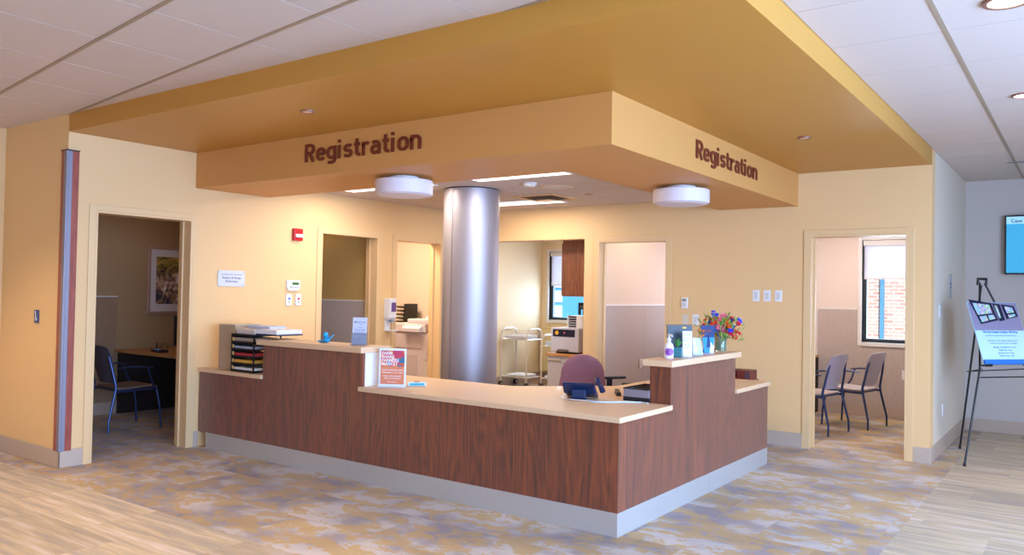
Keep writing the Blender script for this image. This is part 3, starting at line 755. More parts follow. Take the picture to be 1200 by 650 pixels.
# ------------------------------------------------------------------ television
t = thing('television', 'wall mounted flat screen with pale cyan page on the grey corridor wall', 'television', (-.16, YE - .06, 2.15))
MB().box(-.63, .63, -.045, 0, -.335, .335).build('bezel', BLACK, t, bevel=.006)
MB().box(-.612, .612, -.0465, -.045, -.317, .317).build('screen', mat('screen_cyan', '30A8D8', .3, emit='4CC0E8', es=.6), t)
MB().box(-.612, .612, -.0475, -.0465, .235, .317).build('title_bar', mat('screen_bar', 'A8DCEC', .3, emit='A8E4F4', es=.7), t)
texts([('Case Number', -.57, .252, .055, .02, 'LEFT', 1)], basis((0, -.048, 0), (1, 0, 0), (0, 0, 1)), mat('screen_text', '1A5A90', .5), 'screen_text', t)
MB().box(-.2, .2, 0, .063, -.15, .15).build('bracket', BLACK, t)

# ------------------------------------------------------------------ easel with poster
ang = math.atan2(.78, .62)     # width direction in plan
t = thing('display_easel', 'black folding tripod easel standing at the corridor corner', 'easel', (-.62, 8.78, 0), ang)
# local: +X along width, +Y backwards, front at -Y
b = MB
apex = (0, .30, 1.66)
for s in (-1, 1):
    b().tube([(s * .50, -.014, 0.012), (s * .29, .03, .88), (s * .03, .29, 1.68)], .0095, 8).build('front_leg', BLACK, t, smooth=True)
    b().lathe([(.014, 0), (.012, .03)], (s * .501, -.0145, 0), seg=12).build('foot', BLACK, t)
b().tube([(.16, .70, .012), (0, .30, 1.66)], .0095, 8).build('rear_leg', BLACK, t, smooth=True)
b().lathe([(.014, 0), (.012, .03)], (.16, .701, 0), seg=12).build('foot', BLACK, t)
b().tube([(-.29, .022, .80), (.29, .022, .80)], .006, 8).build('brace', BLACK, t)
b().tube([(-.26, .03, .875), (0, .46, .81)], .005, 8).tube([(.26, .03, .875), (0, .46, .81)], .005, 8).build('brace', BLACK, t)
for s in (-1, 1):
    b().box(s * .25 - .035, s * .25 + .035, -.04, .03, .905, .918).box(s * .25 - .035, s * .25 + .035, -.04, -.034, .918, .93).build('ledge_clip', BLACK, t)
b().tube([(-.05, .29, 1.66), (-.05, .29, 1.72), (.05, .29, 1.72), (.05, .29, 1.66)], .014, 8).build('head_clamp', BLACK, t)
Mt = Matrix.Translation((-.62, 8.78, 0)) @ Matrix.Rotation(ang, 4, 'Z')
# poster board leaning on the easel
p = bpy.data.objects.new('easel_poster', None); C.objects.link(p)
p.matrix_world = Mt @ Matrix.Translation((0, -.018, .92)) @ Matrix.Rotation(-.34, 4, 'X') @ Matrix.Rotation(.0, 4, 'Y')
tag(p, 'poster board with gift shop photograph and blue base resting on the black easel', 'poster')
PW, PH = .29, .61
MB().box(-PW, PW, -.004, .004, 0, PH).build('board', mat('board_blue', 'B4DCF2', .6), p)
def storefront(parent):
    y = -.0045
    MB().box(-PW + .003, PW - .003, y - .0006, y, PH * .54, PH - .003).build('photograph', mat('photo_sky', '8A86A6', .5), parent)
    g = MB()
    def q(pts, yy): g.bm.faces.new([g.bm.verts.new((px, yy, pz)) for px, pz in pts])
    q([(-.27, .635), (-.20, .39), (.02, .43), (-.01, .60)], y - .001); q([(.0, .60), (.03, .42), (.10, .43), (.09, .59)], y - .001)
    q([(.10, .59), (.12, .44), (.27, .47), (.25, .575)], y - .001)
    g.build('shop_front', mat('photo_navy', '10163A', .5), parent)
    g = MB(); rnd = random.Random(3)
    q([(-.235, .60), (-.205, .48), (-.03, .50), (-.04, .585)], y - .0016); q([(-.195, .465), (-.182, .41), (-.10, .425), (-.11, .475)], y - .0016); q([(-.09, .478), (-.085, .43), (-.01, .445), (-.02, .485)], y - .0016)
    q([(.02, .58), (.035, .45), (.06, .455), (.05, .575)], y - .0016); q([(.135, .57), (.145, .50), (.235, .51), (.225, .56)], y - .0016); q([(.15, .485), (.155, .455), (.24, .475), (.235, .495)], y - .0016)
    m, nt, bs = newmat('shop_goods'); v = node(nt, 'ShaderNodeTexVoronoi'); v.inputs['Scale'].default_value = 55
    tcn = node(nt, 'ShaderNodeTexCoord'); nt.links.new(tcn.outputs['Object'], v.inputs['Vector'])
    mx = node(nt, 'ShaderNodeMix', data_type='RGBA'); mx.inputs['Factor'].default_value = .45; mx.inputs['B'].default_value = hexc('A8D0E0'); nt.links.new(v.outputs['Color'], mx.inputs['A']); nt.links.new(mx.outputs['Result'], bs.inputs['Base Color'])
    g.build('shop_window', m, parent)
    MB().box(-PW, PW, -.02, .004, 0, .045).build('base_bar', mat('poster_blue', '1E6FD0', .5), parent)
    texts([('Visit the Hospital Auxiliary Gift Shop', 0, .305, .031, .02, 'CENTER', .88), ('Located in the main lobby near the front entrance', 0, .275, .018, 0, 'CENTER', 1),
           ('Gifts, flowers, cards, candy and snacks for every', 0, .225, .018, 0, 'CENTER', 1), ('occasion. All proceeds support the hospital', 0, .20, .018, 0, 'CENTER', 1),
           ('Monday - Thursday 9 am - 6 pm', 0, .160, .020, .01, 'CENTER', 1), ('Friday 9 am - 5 pm', 0, .132, .020, .01, 'CENTER', 1), ('Saturday 10 am - 4 pm', 0, .104, .020, .01, 'CENTER', 1), ('Sunday 12 pm - 4 pm', 0, .078, .020, .01, 'CENTER', 1)],
          basis((0, -.0048, 0), (1, 0, 0), (0, 0, 1)), mat('poster_text', '2060B0', .6), 'lettering', parent)
storefront(p)

# ------------------------------------------------------------------ guest chairs
CF = mat('chair_frame_blue', '2A3B66', .35, metal=.5)
CB = mat('chair_back_mesh', '4A4450', .6, bump=.5, bscale=400)
CSM = mat('chair_seat_fabric', '6E5A50', .85, bump=.6, bscale=500, var=.2, vscale=60)
def guest_chair(label, loc, rz, group, frame=CF, back=CB, seat=CSM):
    """faces +Y"""
    t = thing('guest_chair', label, 'chair', loc, rz, group)
    b = MB()
    # curved waterfall seat
    n = 8; prof = [(-.21, .435), (-.1, .43), (.05, .44), (.17, .445), (.23, .425)]
    top = [(y, z + .022) for y, z in prof]
    poly = prof + top[::-1]
    b.prism(poly, lambda y, z: (-.225, y, z), lambda y, z: (.225, y, z)); b.build('seat', seat, t, bevel=.01)
    # back shell: wide and flared at the top, narrower at the seat
    b = MB(); rows = 9; cols = 8; G = []; G2 = []
    for i in range(rows):
        f = i / (rows - 1); z = .50 + .37 * f
        hw = .150 + .085 * math.sin(min(1, f * 1.05) * PI / 2) - (.03 * max(0, (f - .85) / .15))
        yy = -.215 - .05 * f - .05 * f * f
        ra = []; rb = []
        for j in range(cols + 1):
            u = j / cols * 2 - 1
            p_ = Vector((hw * u, yy - .035 * (1 - u * u), z + .018 * (1 - u * u) * (1 if i == rows - 1 else 0)))
            ra.append(b.bm.verts.new(p_)); rb.append(b.bm.verts.new(p_ + Vector((0, .012, 0))))
        G.append(ra); G2.append(rb)
    for i in range(rows - 1):
        for j in range(cols):
            b.bm.faces.new((G[i][j], G[i][j + 1], G[i + 1][j + 1], G[i + 1][j])); b.bm.faces.new((G2[i][j], G2[i + 1][j], G2[i + 1][j + 1], G2[i][j + 1]))
    for i in range(rows - 1):
        b.bm.faces.new((G[i][0], G[i + 1][0], G2[i + 1][0], G2[i][0])); b.bm.faces.new((G[i][cols], G2[i][cols], G2[i + 1][cols], G[i + 1][cols]))
    for j in range(cols):
        b.bm.faces.new((G[0][j], G2[0][j], G2[0][j + 1], G[0][j + 1])); b.bm.faces.new((G[-1][j], G[-1][j + 1], G2[-1][j + 1], G2[-1][j]))
    b.build('backrest', back, t, smooth=True)
    for s in (-1, 1):
        x = s * .245
        # upright running into the rear leg
        MB().tube([(s * .20, -.285, .78), (s * .225, -.262, .66), (x, -.225, .47), (x, -.235, .40), (s * .262, -.30, .12), (s * .265, -.30, 0.005)], [.010, .013, .015, .014, .012, .011], 8).build('rear_leg', frame, t, smooth=True)
        MB().tube([(x, .20, .42), (s * .262, .235, .20), (s * .266, .245, .005)], [.013, .012, .011], 8).build('front_leg', frame, t, smooth=True)
        MB().tube([(x, .185, .42), (s * .27, .13, .52), (s * .275, .09, .645)], .010, 8).build('arm_post', frame, t, smooth=True)
        MB().tube([(s * .25, -.21, .655), (s * .27, -.12, .665), (s * .278, .02, .662), (s * .278, .14, .645)], [.012, .02, .022, .014], 8, sy=.5).build('armrest', frame, t, smooth=True)
        MB().tube([(x, -.23, .42), (x, .20, .425)], .014, 8).build('seat_rail', frame, t, smooth=True)
    MB().tube([(-.245, -.20, .425), (.245, -.20, .425)], .012, 8).build('cross_rail', frame, t, smooth=True)
    return t
guest_chair('dark blue framed guest chair pulled up at the wooden office desk, beneath the framed picture', (-8.27, 4.53, 0), -.05, 'guest chairs')
ca = guest_chair('grey backed guest chair in the windowed room, the one nearer the doorway', (-2.55, 9.42, 0), 1.40, 'guest chairs', CF, mat('chair_back_grey', 'A29CB0', .6, bump=.5, bscale=400), mat('chair_seat_light', 'A8948C', .85, bump=.6, bscale=500, var=.25, vscale=60))
dup(ca, (-2.30, 10.18, 0), 1.38, 'grey backed guest chair in the windowed room, the one nearer the window wall')

# ------------------------------------------------------------------ office 1: desk, picture, monitor
def office_desk(name, label, x0, x1, y0, y1, h=.75):
    t = thing(name, label, 'desk', ((x0 + x1) / 2, (y0 + y1) / 2, 0)); hx, hy = (x1 - x0) / 2, (y1 - y0) / 2
    MB().box(-hx, hx, -hy, hy, h - .03, h).build('desk_top', MAPLE, t, bevel=.003)
    MB().box(-hx, -hx + .03, -hy + .04, hy, 0, h - .03).build('end_panel', DARK, t)
    MB().box(hx - .03, hx, -hy + .04, hy, 0, h - .03).build('end_panel', DARK, t)
    MB().box(-hx + .03, hx - .03, hy - .03, hy - .01, .1, h - .03).build('modesty_panel', DARK, t)
    return t
office_desk('office_desk', 'wooden topped office desk beneath the framed stream picture', -9.285, -7.2, 4.93, 5.71)
t = thing('framed_picture', 'silver framed autumn stream picture on the taupe office wall', 'picture', (-9.298, 5.545, 1.575), PI / 2)
w_, h_ = .235, .415
b = MB(); k = .035
b.box(-w_, w_, -.03, 0, h_ - k, h_).box(-w_, w_, -.03, 0, -h_, -h_ + k).box(-w_, -w_ + k, -.03, 0, -h_ + k, h_ - k).box(w_ - k, w_, -.03, 0, -h_ + k, h_ - k)
b.build('frame', mat('picture_frame', 'C9A898', .3, metal=.5), t, bevel=.004)
MB().box(-w_ + k, w_ - k, -.015, -.004, -h_ + k, h_ - k).build('mount_board', mat('mount_board', 'D2CCD0', .8), t)
m, nt, bs = newmat('stream_print')
tcn = node(nt, 'ShaderNodeTexCoord'); n = node(nt, 'ShaderNodeTexNoise'); n.inputs['Scale'].default_value = 9; n.inputs['Detail'].default_value = 6; n.inputs['Distortion'].default_value = 1.2
nt.links.new(tcn.outputs['Object'], n.inputs['Vector']); sp = node(nt, 'ShaderNodeSeparateXYZ'); nt.links.new(tcn.outputs['Object'], sp.inputs[0])
r1 = node(nt, 'ShaderNodeValToRGB'); r2 = node(nt, 'ShaderNodeValToRGB')
for rr, stops in ((r1, [(.35, '3A3420'), (.5, '8A7A3A'), (.62, 'C89A5A')]), (r2, [(.36, '3A3A4C'), (.48, '8A6A5A'), (.55, 'C0A088'), (.66, 'E6E2EA')])):
    e_ = rr.color_ramp.elements
    while len(e_) < len(stops): e_.new(.5)
    for i, (p_, c_) in enumerate(stops): e_[i].position = p_; e_[i].color = hexc(c_)
    nt.links.new(n.outputs['Fac'], rr.inputs['Fac'])
mr = node(nt, 'ShaderNodeMapRange'); mr.inputs['From Min'].default_value = .02; mr.inputs['From Max'].default_value = .16; nt.links.new(sp.outputs[2], mr.inputs['Value'])
mx = node(nt, 'ShaderNodeMix', data_type='RGBA'); nt.links.new(mr.outputs[0], mx.inputs['Factor']); nt.links.new(r2.outputs[0], mx.inputs['A']); nt.links.new(r1.outputs[0], mx.inputs['B'])
nt.links.new(mx.outputs['Result'], bs.inputs['Base Color'])
MB().box(-w_ + k + .075, w_ - k - .03, -.017, -.015, -h_ + k + .09, h_ - k - .09).build('print', m, t)
t = thing('computer_monitor', 'dark computer monitor on the wooden office desk, partly behind the door frame', 'monitor', (-8.45, 5.38, .75), -1.25)
MB().box(-.26, .26, -.025, .015, .09, .42).build('screen_housing', BLACK, t, bevel=.005)
MB().box(-.245, .245, -.027, -.025, .105, .405).build('screen', mat('off_screen', '101418', .15), t)
MB().box(-.03, .03, .015, .04, .01, .25).box(-.12, .12, -.06, .09, 0, .012).build('stand', BLACK, t)
t = thing('desk_dock', 'small black device with looping cables on the wooden office desk', 'device', (-8.62, 5.10, .75), -.2)
MB().box(-.11, .11, -.06, .06, 0, .03).build('body', BLACK, t, bevel=.006)
MB().box(-.06, .06, -.045, -.01, .03, .032).build('lit_strip', mat('blue_lcd', '3070C0', .3, emit='4080D0', es=.6), t)
MB().tube([(-.10, .0, .02), (-.16, .03, .10), (-.24, .05, .09), (-.28, .05, .01), (-.40, .03, .008)], .004, 6).tube([(-.09, .02, .02), (-.10, .06, .08), (-.02, .08, .10), (.04, .08, .03)], .003, 6).build('cable', BLACK, t, smooth=True)

office_desk('interview_desk', 'wooden topped desk against the wall of the windowed room', -3.50, -2.93, 9.7, 11.08)
office_desk('interview_desk', 'wooden topped desk in the lilac panelled room, edge showing in the doorway', -4.30, -3.64, 10.2, 11.06)

# ------------------------------------------------------------------ copier room
t = thing('photocopier', 'large pale grey photocopier seen through the third doorway', 'photocopier', (-7.34, 7.90, 0))
PG = mat('copier_grey', 'CDBEB8', .5); PG2 = mat('copier_seam', '6A5C58', .6)
MB().box(-.31, .31, 0, .62, .06, .95).build('body', PG, t, bevel=.008)
MB().box(-.31, .27, -.02, .62, .955, 1.07).build('scanner_lid', PG, t, bevel=.012)
MB().box(-.12, .31, .05, .5, 1.07, 1.13).build('document_feeder', mat('copier_light', 'C8BCBC', .5), t, bevel=.015)
MB().prism([(-.08, .96), (-.02, .96), (-.02, 1.05), (-.08, 1.01)], lambda y, z: (-.1, y, z), lambda y, z: (.22, y, z)).build('control_panel', mat('copier_light', 'C8BCBC'), t, bevel=.005)
b = MB()
for (x0, x1, z0, z1) in ((-.29, .2, .74, .92), (-.29, .12, .30, .66), (-.29, .22, .10, .27)): b.box(x0, x1, -.008, 0, z0, z1)
b.build('front_door', mat('copier_door', 'C0AFA8', .5), t, bevel=.006)
for zz in (.585, .64): MB().box(-.27, -.18, -.010, -.008, zz, zz + .018).build('label_strip', PG2, t)
MB().box(-.12, .02, -.010, -.008, .17, .2).build('drawer_handle', PG2, t)
MB().box(.23, .30, -.006, 0, .6, .9).build('side_hatch', PG, t, bevel=.002)
b = MB()
for x in (-.26, .26):
    for y in (.05, .57): b.lathe([(.03, 0), (.03, .06)], (x, y, 0), seg=14)
b.build('caster', BLACK, t)
t = thing('paper_tray_stack', 'dark open paper sorter with tilted shelves standing behind the photocopier', 'paper sorter', (-7.95, 8.36, 1.02))
for k in range(5): MB().box(-.18, .16, -.15, .15, .04 + k * .052, .045 + k * .052, M=Matrix.Rotation(-.12, 4, 'X')).build('shelf', mat('sorter_shelf_green' if k == 1 else 'sorter_shelf', '4A7A4A' if k == 1 else '5A4634', .5), t)
MB().box(-.0, .16, .1, .14, 0, .30).box(.15, .17, -.12, .14, 0, .30).build('frame', BLACK, t)
t = thing('storage_cabinet', 'beige cabinet beside the photocopier carrying the paper sorter', 'cabinet', (-7.98, 8.33, 0))
MB().box(-.32, .27, -.22, .24, 0, 1.02).build('body', mat('beige_metal', 'B4A488', .5), t, bevel=.004)
for k in range(3): MB().box(-.30, .25, -.23, -.22, .05 + k * .32, .33 + k * .32).build('drawer', mat('beige_metal2', 'BDB09A', .5), t, bevel=.003)
o = center(MB().box(-7.29, -7.08, 8.12, 8.38, 1.131, 1.165).build('paper_stack', PAPER)); tag(o, 'white papers piled on top of the photocopier', 'papers'); o.rotation_euler[2] = .2

# ------------------------------------------------------------------ workroom
t = thing('counter_cabinet', 'grey base cabinet with wooden top under the laser printer', 'cabinet', (-5.24, 9.0, 0))
MB().box(-.31, .30, -.50, .9, .0, .72).build('body', mat('grey_metal_cabinet', 'B4ACAC', .5), t, bevel=.004)
MB().box(-.335, .31, -.52, .92, .72, .755).build('worktop', MAPLE, t, bevel=.003)
MB().box(-.30, .29, -.512, -.50, .06, .66).build('door', mat('grey_metal_cabinet', 'B4ACAC'), t, bevel=.003)
MB().box(-.29, -.10, -.525, -.512, .655, .685).build('handle', STEEL, t, bevel=.003)
t = thing('laser_printer', 'grey laser printer with dark control panel on the wooden worktop', 'printer', (-5.33, 8.74, .755))
PRG = mat('printer_grey', 'C2C0CC', .45)
MB().box(-.205, .205, -.2, .22, .02, .32).build('body', PRG, t, bevel=.01)
MB().box(-.17, .15, -.205, -.2, .21, .30).build('control_panel', mat('printer_panel', '141C38', .3), t, bevel=.002)
MB().lathe([(.026, 0), (.026, .008), (0, .01)], seg=24).build('dial', mat('dial_yellow', 'E0A83A', .4), t, M=Matrix.Translation((-.11, -.205, .256)) @ Matrix.Rotation(PI / 2, 4, 'X'))
MB().lathe([(.012, 0), (.012, .008), (0, .01)], seg=18).build('button', mat('button_red', 'C07070', .4), t, M=Matrix.Translation((.0, -.205, .26)) @ Matrix.Rotation(PI / 2, 4, 'X'))
MB().box(-.18, .18, -.203, -.2, .06, .19).build('front_cover', PRG, t, bevel=.002)
MB().box(-.10, .06, -.212, -.2, .022, .05).build('tray_handle', PG2, t, bevel=.002)
MB().box(-.16, .16, -.15, .18, 0, .02).build('foot', BLACK, t)
MB().box(.2, .212, -.1, .18, .04, .27).build('side_panel', mat('printer_side_shade', '4A4A58', .5), t, bevel=.004)  # dark panel paints in the shade on the printer's right side
t = thing('desktop_sorter', 'small white five slot paper sorter on top of the laser printer', 'paper sorter', (-5.24, 8.76, 1.076))
b = MB().box(-.115, -.105, -.12, .12, 0, .155).box(.105, .115, -.12, .12, 0, .155).box(-.105, .105, .11, .12, 0, .155)
for k in range(6): b.box(-.105, .105, -.12, .11, k * .0295, k * .0295 + .006)
b.build('frame', WHITE, t)
MB().box(.02, .105, -.125, -.118, .004, .15).build('side_label', WHITE, t)
for k in range(5): MB().box(-.10, .10, -.10, .10, .0065 + k * .0295, .018 + k * .0295).build('paper', mat('dark_paper%d' % (k % 2), ('5A3A30', '3A3A48')[k % 2], .7), t)
t = thing('phone_handset', 'dark upright gadget standing on top of the white paper sorter', 'device', (-5.24, 8.80, 1.238))
MB().box(-.045, -.022, -.02, .02, 0, .155).box(.022, .045, -.02, .02, 0, .155).box(-.022, .022, -.02, .02, .12, .155).box(-.022, .022, -.02, .02, .07, .09).build('body', BLACK, t, bevel=.003)
MB().box(-.022, .022, -.012, .012, .09, .12).build('display', mat('gadget_lcd', '7A90A0', .3), t)
t = thing('wall_cabinet', 'walnut wall cabinet hanging beside the workroom window', 'cabinet', (-5.165, 8.78, 1.47))
MB().box(-.205, .25, -.25, .8, 0, .73).build('body', WOODC, t, bevel=.002)
MB().box(-.225, -.205, -.24, .28, .012, .66).build('door', WOODC, t, bevel=.002)
MB().box(-.225, -.205, .285, .79, .012, .66).build('door', WOODC, t, bevel=.002)

def cart(label, loc, rz, w, dpt, h, basket):
    t = thing('wire_cart', label, 'cart', loc, rz, None)
    r = .014; hx, hy = w / 2, dpt / 2
    for x in (-hx, hx):
        MB().tube([(x, -hy, .09), (x, -hy, h - .10), (x, -hy + .03, h - .03), (x, -hy + .10, h), (x, hy - .10, h), (x, hy - .03, h - .03), (x, hy, h - .10), (x, hy, .09)], r, 8).build('side_frame', CHROME, t, smooth=True)
    for z in (.16, h - .17):
        b = MB()
        for y in (-hy, hy): b.tube([(-hx, y, z), (hx, y, z)], .007, 6)
        for x in (-hx, hx): b.tube([(x, -hy, z), (x, hy, z)], .007, 6)
        for k in range(1, 12): b.tube([(-hx + w * k / 12, -hy, z), (-hx + w * k / 12, hy, z)], .003, 4)
        b.build('shelf', CHROME, t)
    if basket:
        b = MB()
        for z in (h - .13, h - .09, h - .05):
            for y in (-hy, hy): b.tube([(-hx, y, z), (hx, y, z)], .003, 4)
        for k in range(0, 17):
            for y in (-hy, hy): b.tube([(-hx + w * k / 16, y, h - .17), (-hx + w * k / 16, y, h - .04)], .003, 4)
        b.build('basket_wire', CHROME, t)
    for x in (-hx, hx):
        for y in (-hy, hy):
            k = MB().tube([(x - .016, y, .042), (x + .016, y, .042)], .042, 16).build('caster', mat('caster_rubber', '3A3438', .5), t, smooth=True)
            MB().tube([(x - .018, y, .042), (x + .018, y, .042)], .016, 10).build('hub', CHROME, k)
            MB().box(x - .022, x + .022, y - .012, y + .012, .085, .10).build('fork', CHROME, t)
    return t
cart('chrome wire cart with basket sides, the one nearer the column', (-7.46, 10.64, 0), 0, .50, .42, .93, True)
cart('chrome wire cart beside the printer cabinet, the lower of two', (-6.84, 10.82, 0), 0, .40, .44, .84, False)
o = MB().box(-.19, .19, -.18, .18, 0, .05).build('paper_stack', PAPER, bevel=.004); o.location = (-7.46, 10.64, .772); tag(o, 'pile of white papers on the upper shelf of the basket cart', 'papers')
o = MB().box(-.17, .17, -.18, .18, 0, .03).build('paper_stack', PAPER, bevel=.004); o.location = (-7.46, 10.64, .17); tag(o, 'white papers on the bottom shelf of the basket cart', 'papers')
o = MB().box(-.16, .17, -.18, .18, 0, .06).build('paper_stack', mat('paper_blue', 'C4D6EA', .8), bevel=.004); o.location = (-6.84, 10.82, .682); tag(o, 'bluish paper pile on the upper shelf of the lower cart', 'papers')
o = MB().box(-.16, .12, -.18, .15, 0, .03).build('paper_stack', PAPER, bevel=.004); o.location = (-6.84, 10.82, .17); tag(o, 'loose white papers on the bottom shelf of the lower cart', 'papers')
CARD = mat('cardboard', 'B06A48', .8)
def carton(label, loc, sx, sy, sz, rz):
    t = thing('cardboard_box', label, 'box', loc, rz)
    MB().box(-sx, sx, -sy, sy, 0, sz).build('carton', CARD, t, bevel=.003)
    MB().box(-sx, sx, -.025, .025, sz, sz + .001).build('tape', mat('tape', 'C89468', .5), t)
    return t
carton('brown cardboard box on the floor behind the carts', (-7.02, 11.35, 0), .2, .15, .26, .1)
carton('brown cardboard box stacked on the one behind the carts', (-7.0, 11.36, .262), .18, .13, .2, -.08)
t = thing('low_cabinet', 'pale low cabinet under the workroom window behind the carts', 'cabinet', (-7.25, 11.60, 0))
MB().box(-.46, .42, -.05, .045, .15, .92).build('body', mat('beige_ply', 'D8C08A', .6), t, bevel=.003)
for x in (-.45, -.16, .12): MB().box(x, x + .27, -.06, -.05, .18, .88).build('door', mat('beige_ply2', 'E0CC9C', .6), t, bevel=.003)

# ------------------------------------------------------------------ desk chair behind the counter
t = thing('office_chair', 'mauve upholstered swivel chair behind the registration counter', 'chair', (-3.56, 5.98, 0), 3.62)
MV = mat('mauve_fabric', 'A06C78', .9, bump=.5, bscale=500, var=.12, vscale=40)
# faces local +Y
b = MB(); rows, cols = 12, 10; G = []; G2 = []
for i in range(rows + 1):
    f = i / rows; z = .52 + .44 * f
    hw = (.235 - .07 * f) if f < .6 else (.235 - .07 * .6) * math.sqrt(max(0.02, 1 - ((f - .6) / .4) ** 2 * .93))
    yy = -.22 - .06 * math.sin(f * PI) * .4 - .05 * f
    ra, rb = [], []
    for j in range(cols + 1):
        u = j / cols * 2 - 1; bul = .035 * (1 - u * u)
        ra.append(b.bm.verts.new((hw * u, yy + .03 + bul * .6, z))); rb.append(b.bm.verts.new((hw * u, yy - .03 - bul * .4, z)))
    G.append(ra); G2.append(rb)
for i in range(rows):
    for j in range(cols):
        b.bm.faces.new((G[i][j], G[i][j + 1], G[i + 1][j + 1], G[i + 1][j])); b.bm.faces.new((G2[i][j], G2[i + 1][j], G2[i + 1][j + 1], G2[i][j + 1]))
    b.bm.faces.new((G[i][0], G[i + 1][0], G2[i + 1][0], G2[i][0])); b.bm.faces.new((G[i][cols], G2[i][cols], G2[i + 1][cols], G[i + 1][cols]))
for j in range(cols):
    b.bm.faces.new((G[0][j], G2[0][j], G2[0][j + 1], G[0][j + 1])); b.bm.faces.new((G[-1][j], G[-1][j + 1], G2[-1][j + 1], G2[-1][j]))
b.build('backrest', MV, t, smooth=True)
MB().box(-.235, .235, -.22, .24, .42, .49).build('seat', MV, t, bevel=.03, seg=3)
MB().box(-.03, .03, -.29, -.26, .40, .62).box(-.03, .03, -.29, 0, .39, .42).build('back_bracket', BLACK, t)
MB().lathe([(.03, .1), (.03, .41)], seg=14).build('gas_lift', BLACK, t, smooth=True)
for k in range(5):
    a = k * 2 * PI / 5 + .3
    MB().tube([(0, 0, .11), (.3 * math.cos(a), .3 * math.sin(a), .075)], [.03, .018], 8).build('base_leg', BLACK, t)
    MB().ball((.3 * math.cos(a), .3 * math.sin(a), .03), .03, .7, .7, 1).build('caster', BLACK, t)
for s in (-1, 1):
    k = MB().box(s * .29 - .035, s * .29 + .035, -.12, .19, .655, .68).build('armrest', BLACK, t, bevel=.01)
    MB().box(s * .29 - .015, s * .29 + .015, -.0, .05, .40, .655).box(s * .29 - .015 if s > 0 else s * .29 + .015, s * .2, -.0, .05, .40, .42).build('arm_post', BLACK, k)
t2 = thing('office_chair', 'low black armed desk chair behind the desk return, only its arm showing', 'chair', (-3.55, 6.72, 0), -.52)
MB().box(-.23, .23, -.22, .23, .42, .49).build('seat', BLACK, t2, bevel=.03)
MB().lathe([(.03, .1), (.03, .41)], seg=14).build('gas_lift', BLACK, t2)
for k in range(5):
    a = k * 2 * PI / 5
    MB().tube([(0, 0, .11), (.29 * math.cos(a), .29 * math.sin(a), .03)], [.03, .018], 8).build('base_leg', BLACK, t2)
MB().box(-.2, .2, -.27, -.23, .45, .62).build('backrest', BLACK, t2, bevel=.015)
for s in (-1, 1):
    k = MB().box(s * .27 - .035, s * .27 + .035, -.16, .20, .685, .712).build('armrest', BLACK, t2, bevel=.012)
    MB().box(s * .27 - .012, s * .27 + .012, 0, .05, .44, .685).build('arm_post', BLACK, k)

# ------------------------------------------------------------------ items on the long counter
z0 = LZ + .0005; z1 = HZ + .0005
# tan magazine holder and black letter tray
t = thing('file_sorter', 'tall tan box file standing beside the black letter tray', 'file holder', (-6.49, 4.62, z0))
MB().prism([(-.125, 0), (.125, 0), (.125, .415), (-.125, .415)], lambda x, z: (x, -.12, z), lambda x, z: (x, .17, z)).build('case', mat('tan_board', 'B49A80', .7, var=.05), t, bevel=.003)
MB().box(-.127, .127, -.122, .172, .415, .42).build('rim', mat('tan_rim', 'D6C4AC', .6), t)
t = thing('letter_tray', 'five tier black letter tray filled with forms at the wall end of the counter', 'letter tray', (-6.185, 4.60, z0))
hx, hy = .165, .15
b = MB()
for k in range(6):
    z = .006 + k * .064
    b.box(-hx, hx, -hy, hy, z, z + .004); 
    b.box(-hx, hx, -hy - .002, -hy + .004, z, z + .016)
    b.box(hx - .004, hx, -hy, hy, z, z + .014)
b.build('tier', BLACK, t)
for (x, y) in ((-hx, -hy), (hx - .012, -hy), (-hx, hy - .012), (hx - .012, hy - .012)): MB().box(x, x + .012, y, y + .012, 0, .34).build('corner_post', BLACK, t)
MB().box(-hx, -hx + .004, -hy + .012, hy - .012, 0, .34).build('end_panel', BLACK, t)
for k, (cl, hh2) in enumerate((('E6E0D8', .03), ('D8A03A', .035), ('C03038', .032), ('A8A8BC', .03), ('A89484', .04))):
    b = MB().box(-hx + .04, hx - .02, -hy + .008, hy - .02, .011 + k * .064, .011 + k * .064 + hh2)
    pp = b.build('forms', mat('forms%d' % k, cl, .8), t)
    MB().box(-hx + .012, -hx + .036, -hy + .003, -hy + .006, .012 + k * .064, .052 + k * .064).build('tab', mat('manila_tab', 'D8B070', .7), pp)
# papers and binder on top of the tray
t = thing('binder_stack', 'white binders and papers piled on top of the black letter tray', 'binders', (-6.10, 4.62, z0 + .341))
MB().box(-.22, .05, -.14, .16, 0, .045).build('paper_pile', mat('paper_tan', 'DCC8BC', .8), t, bevel=.002)
MB().box(.055, .34, -.13, .15, .012, .05).build('binder', PAPER, t, bevel=.004)
MB().box(.05, .345, -.132, .155, .0, .010).build('binder_cover', mat('binder_navy', '2A3450', .5), t)
MB().box(-.21, .10, -.02, .16, .0455, .072).build('paper_pile', mat('paper_lilac', 'C8CCE2', .8), t, bevel=.002)
# blue toy bird
t = thing('toy_bird', 'small bright blue plastic bird shaped toy on the raised ledge', 'toy', (-5.24, 4.60, z1))
BL = mat('bright_blue', '1AA8F0', .35)
b = MB().ball((0, 0, .028), .03, 1.25, .8, .95).ball((-.012, 0, .068), .022).tube([(-.03, 0, .07), (-.05, 0, .065)], [.008, .001], 8)
b.tube([(.02, 0, .03), (.055, 0, .048), (.085, 0, .068)], [.016, .011, .008], 8, sy=.6)
b.tube([(-.10, 0, .010), (-.05, 0, .010), (0, 0, .012)], [.010, .014, .016], 8, sy=.7)
b.build('body', BL, t, smooth=True)
MB().ball((-.02, -.018, .074), .004).build('eye', BLACK, t)
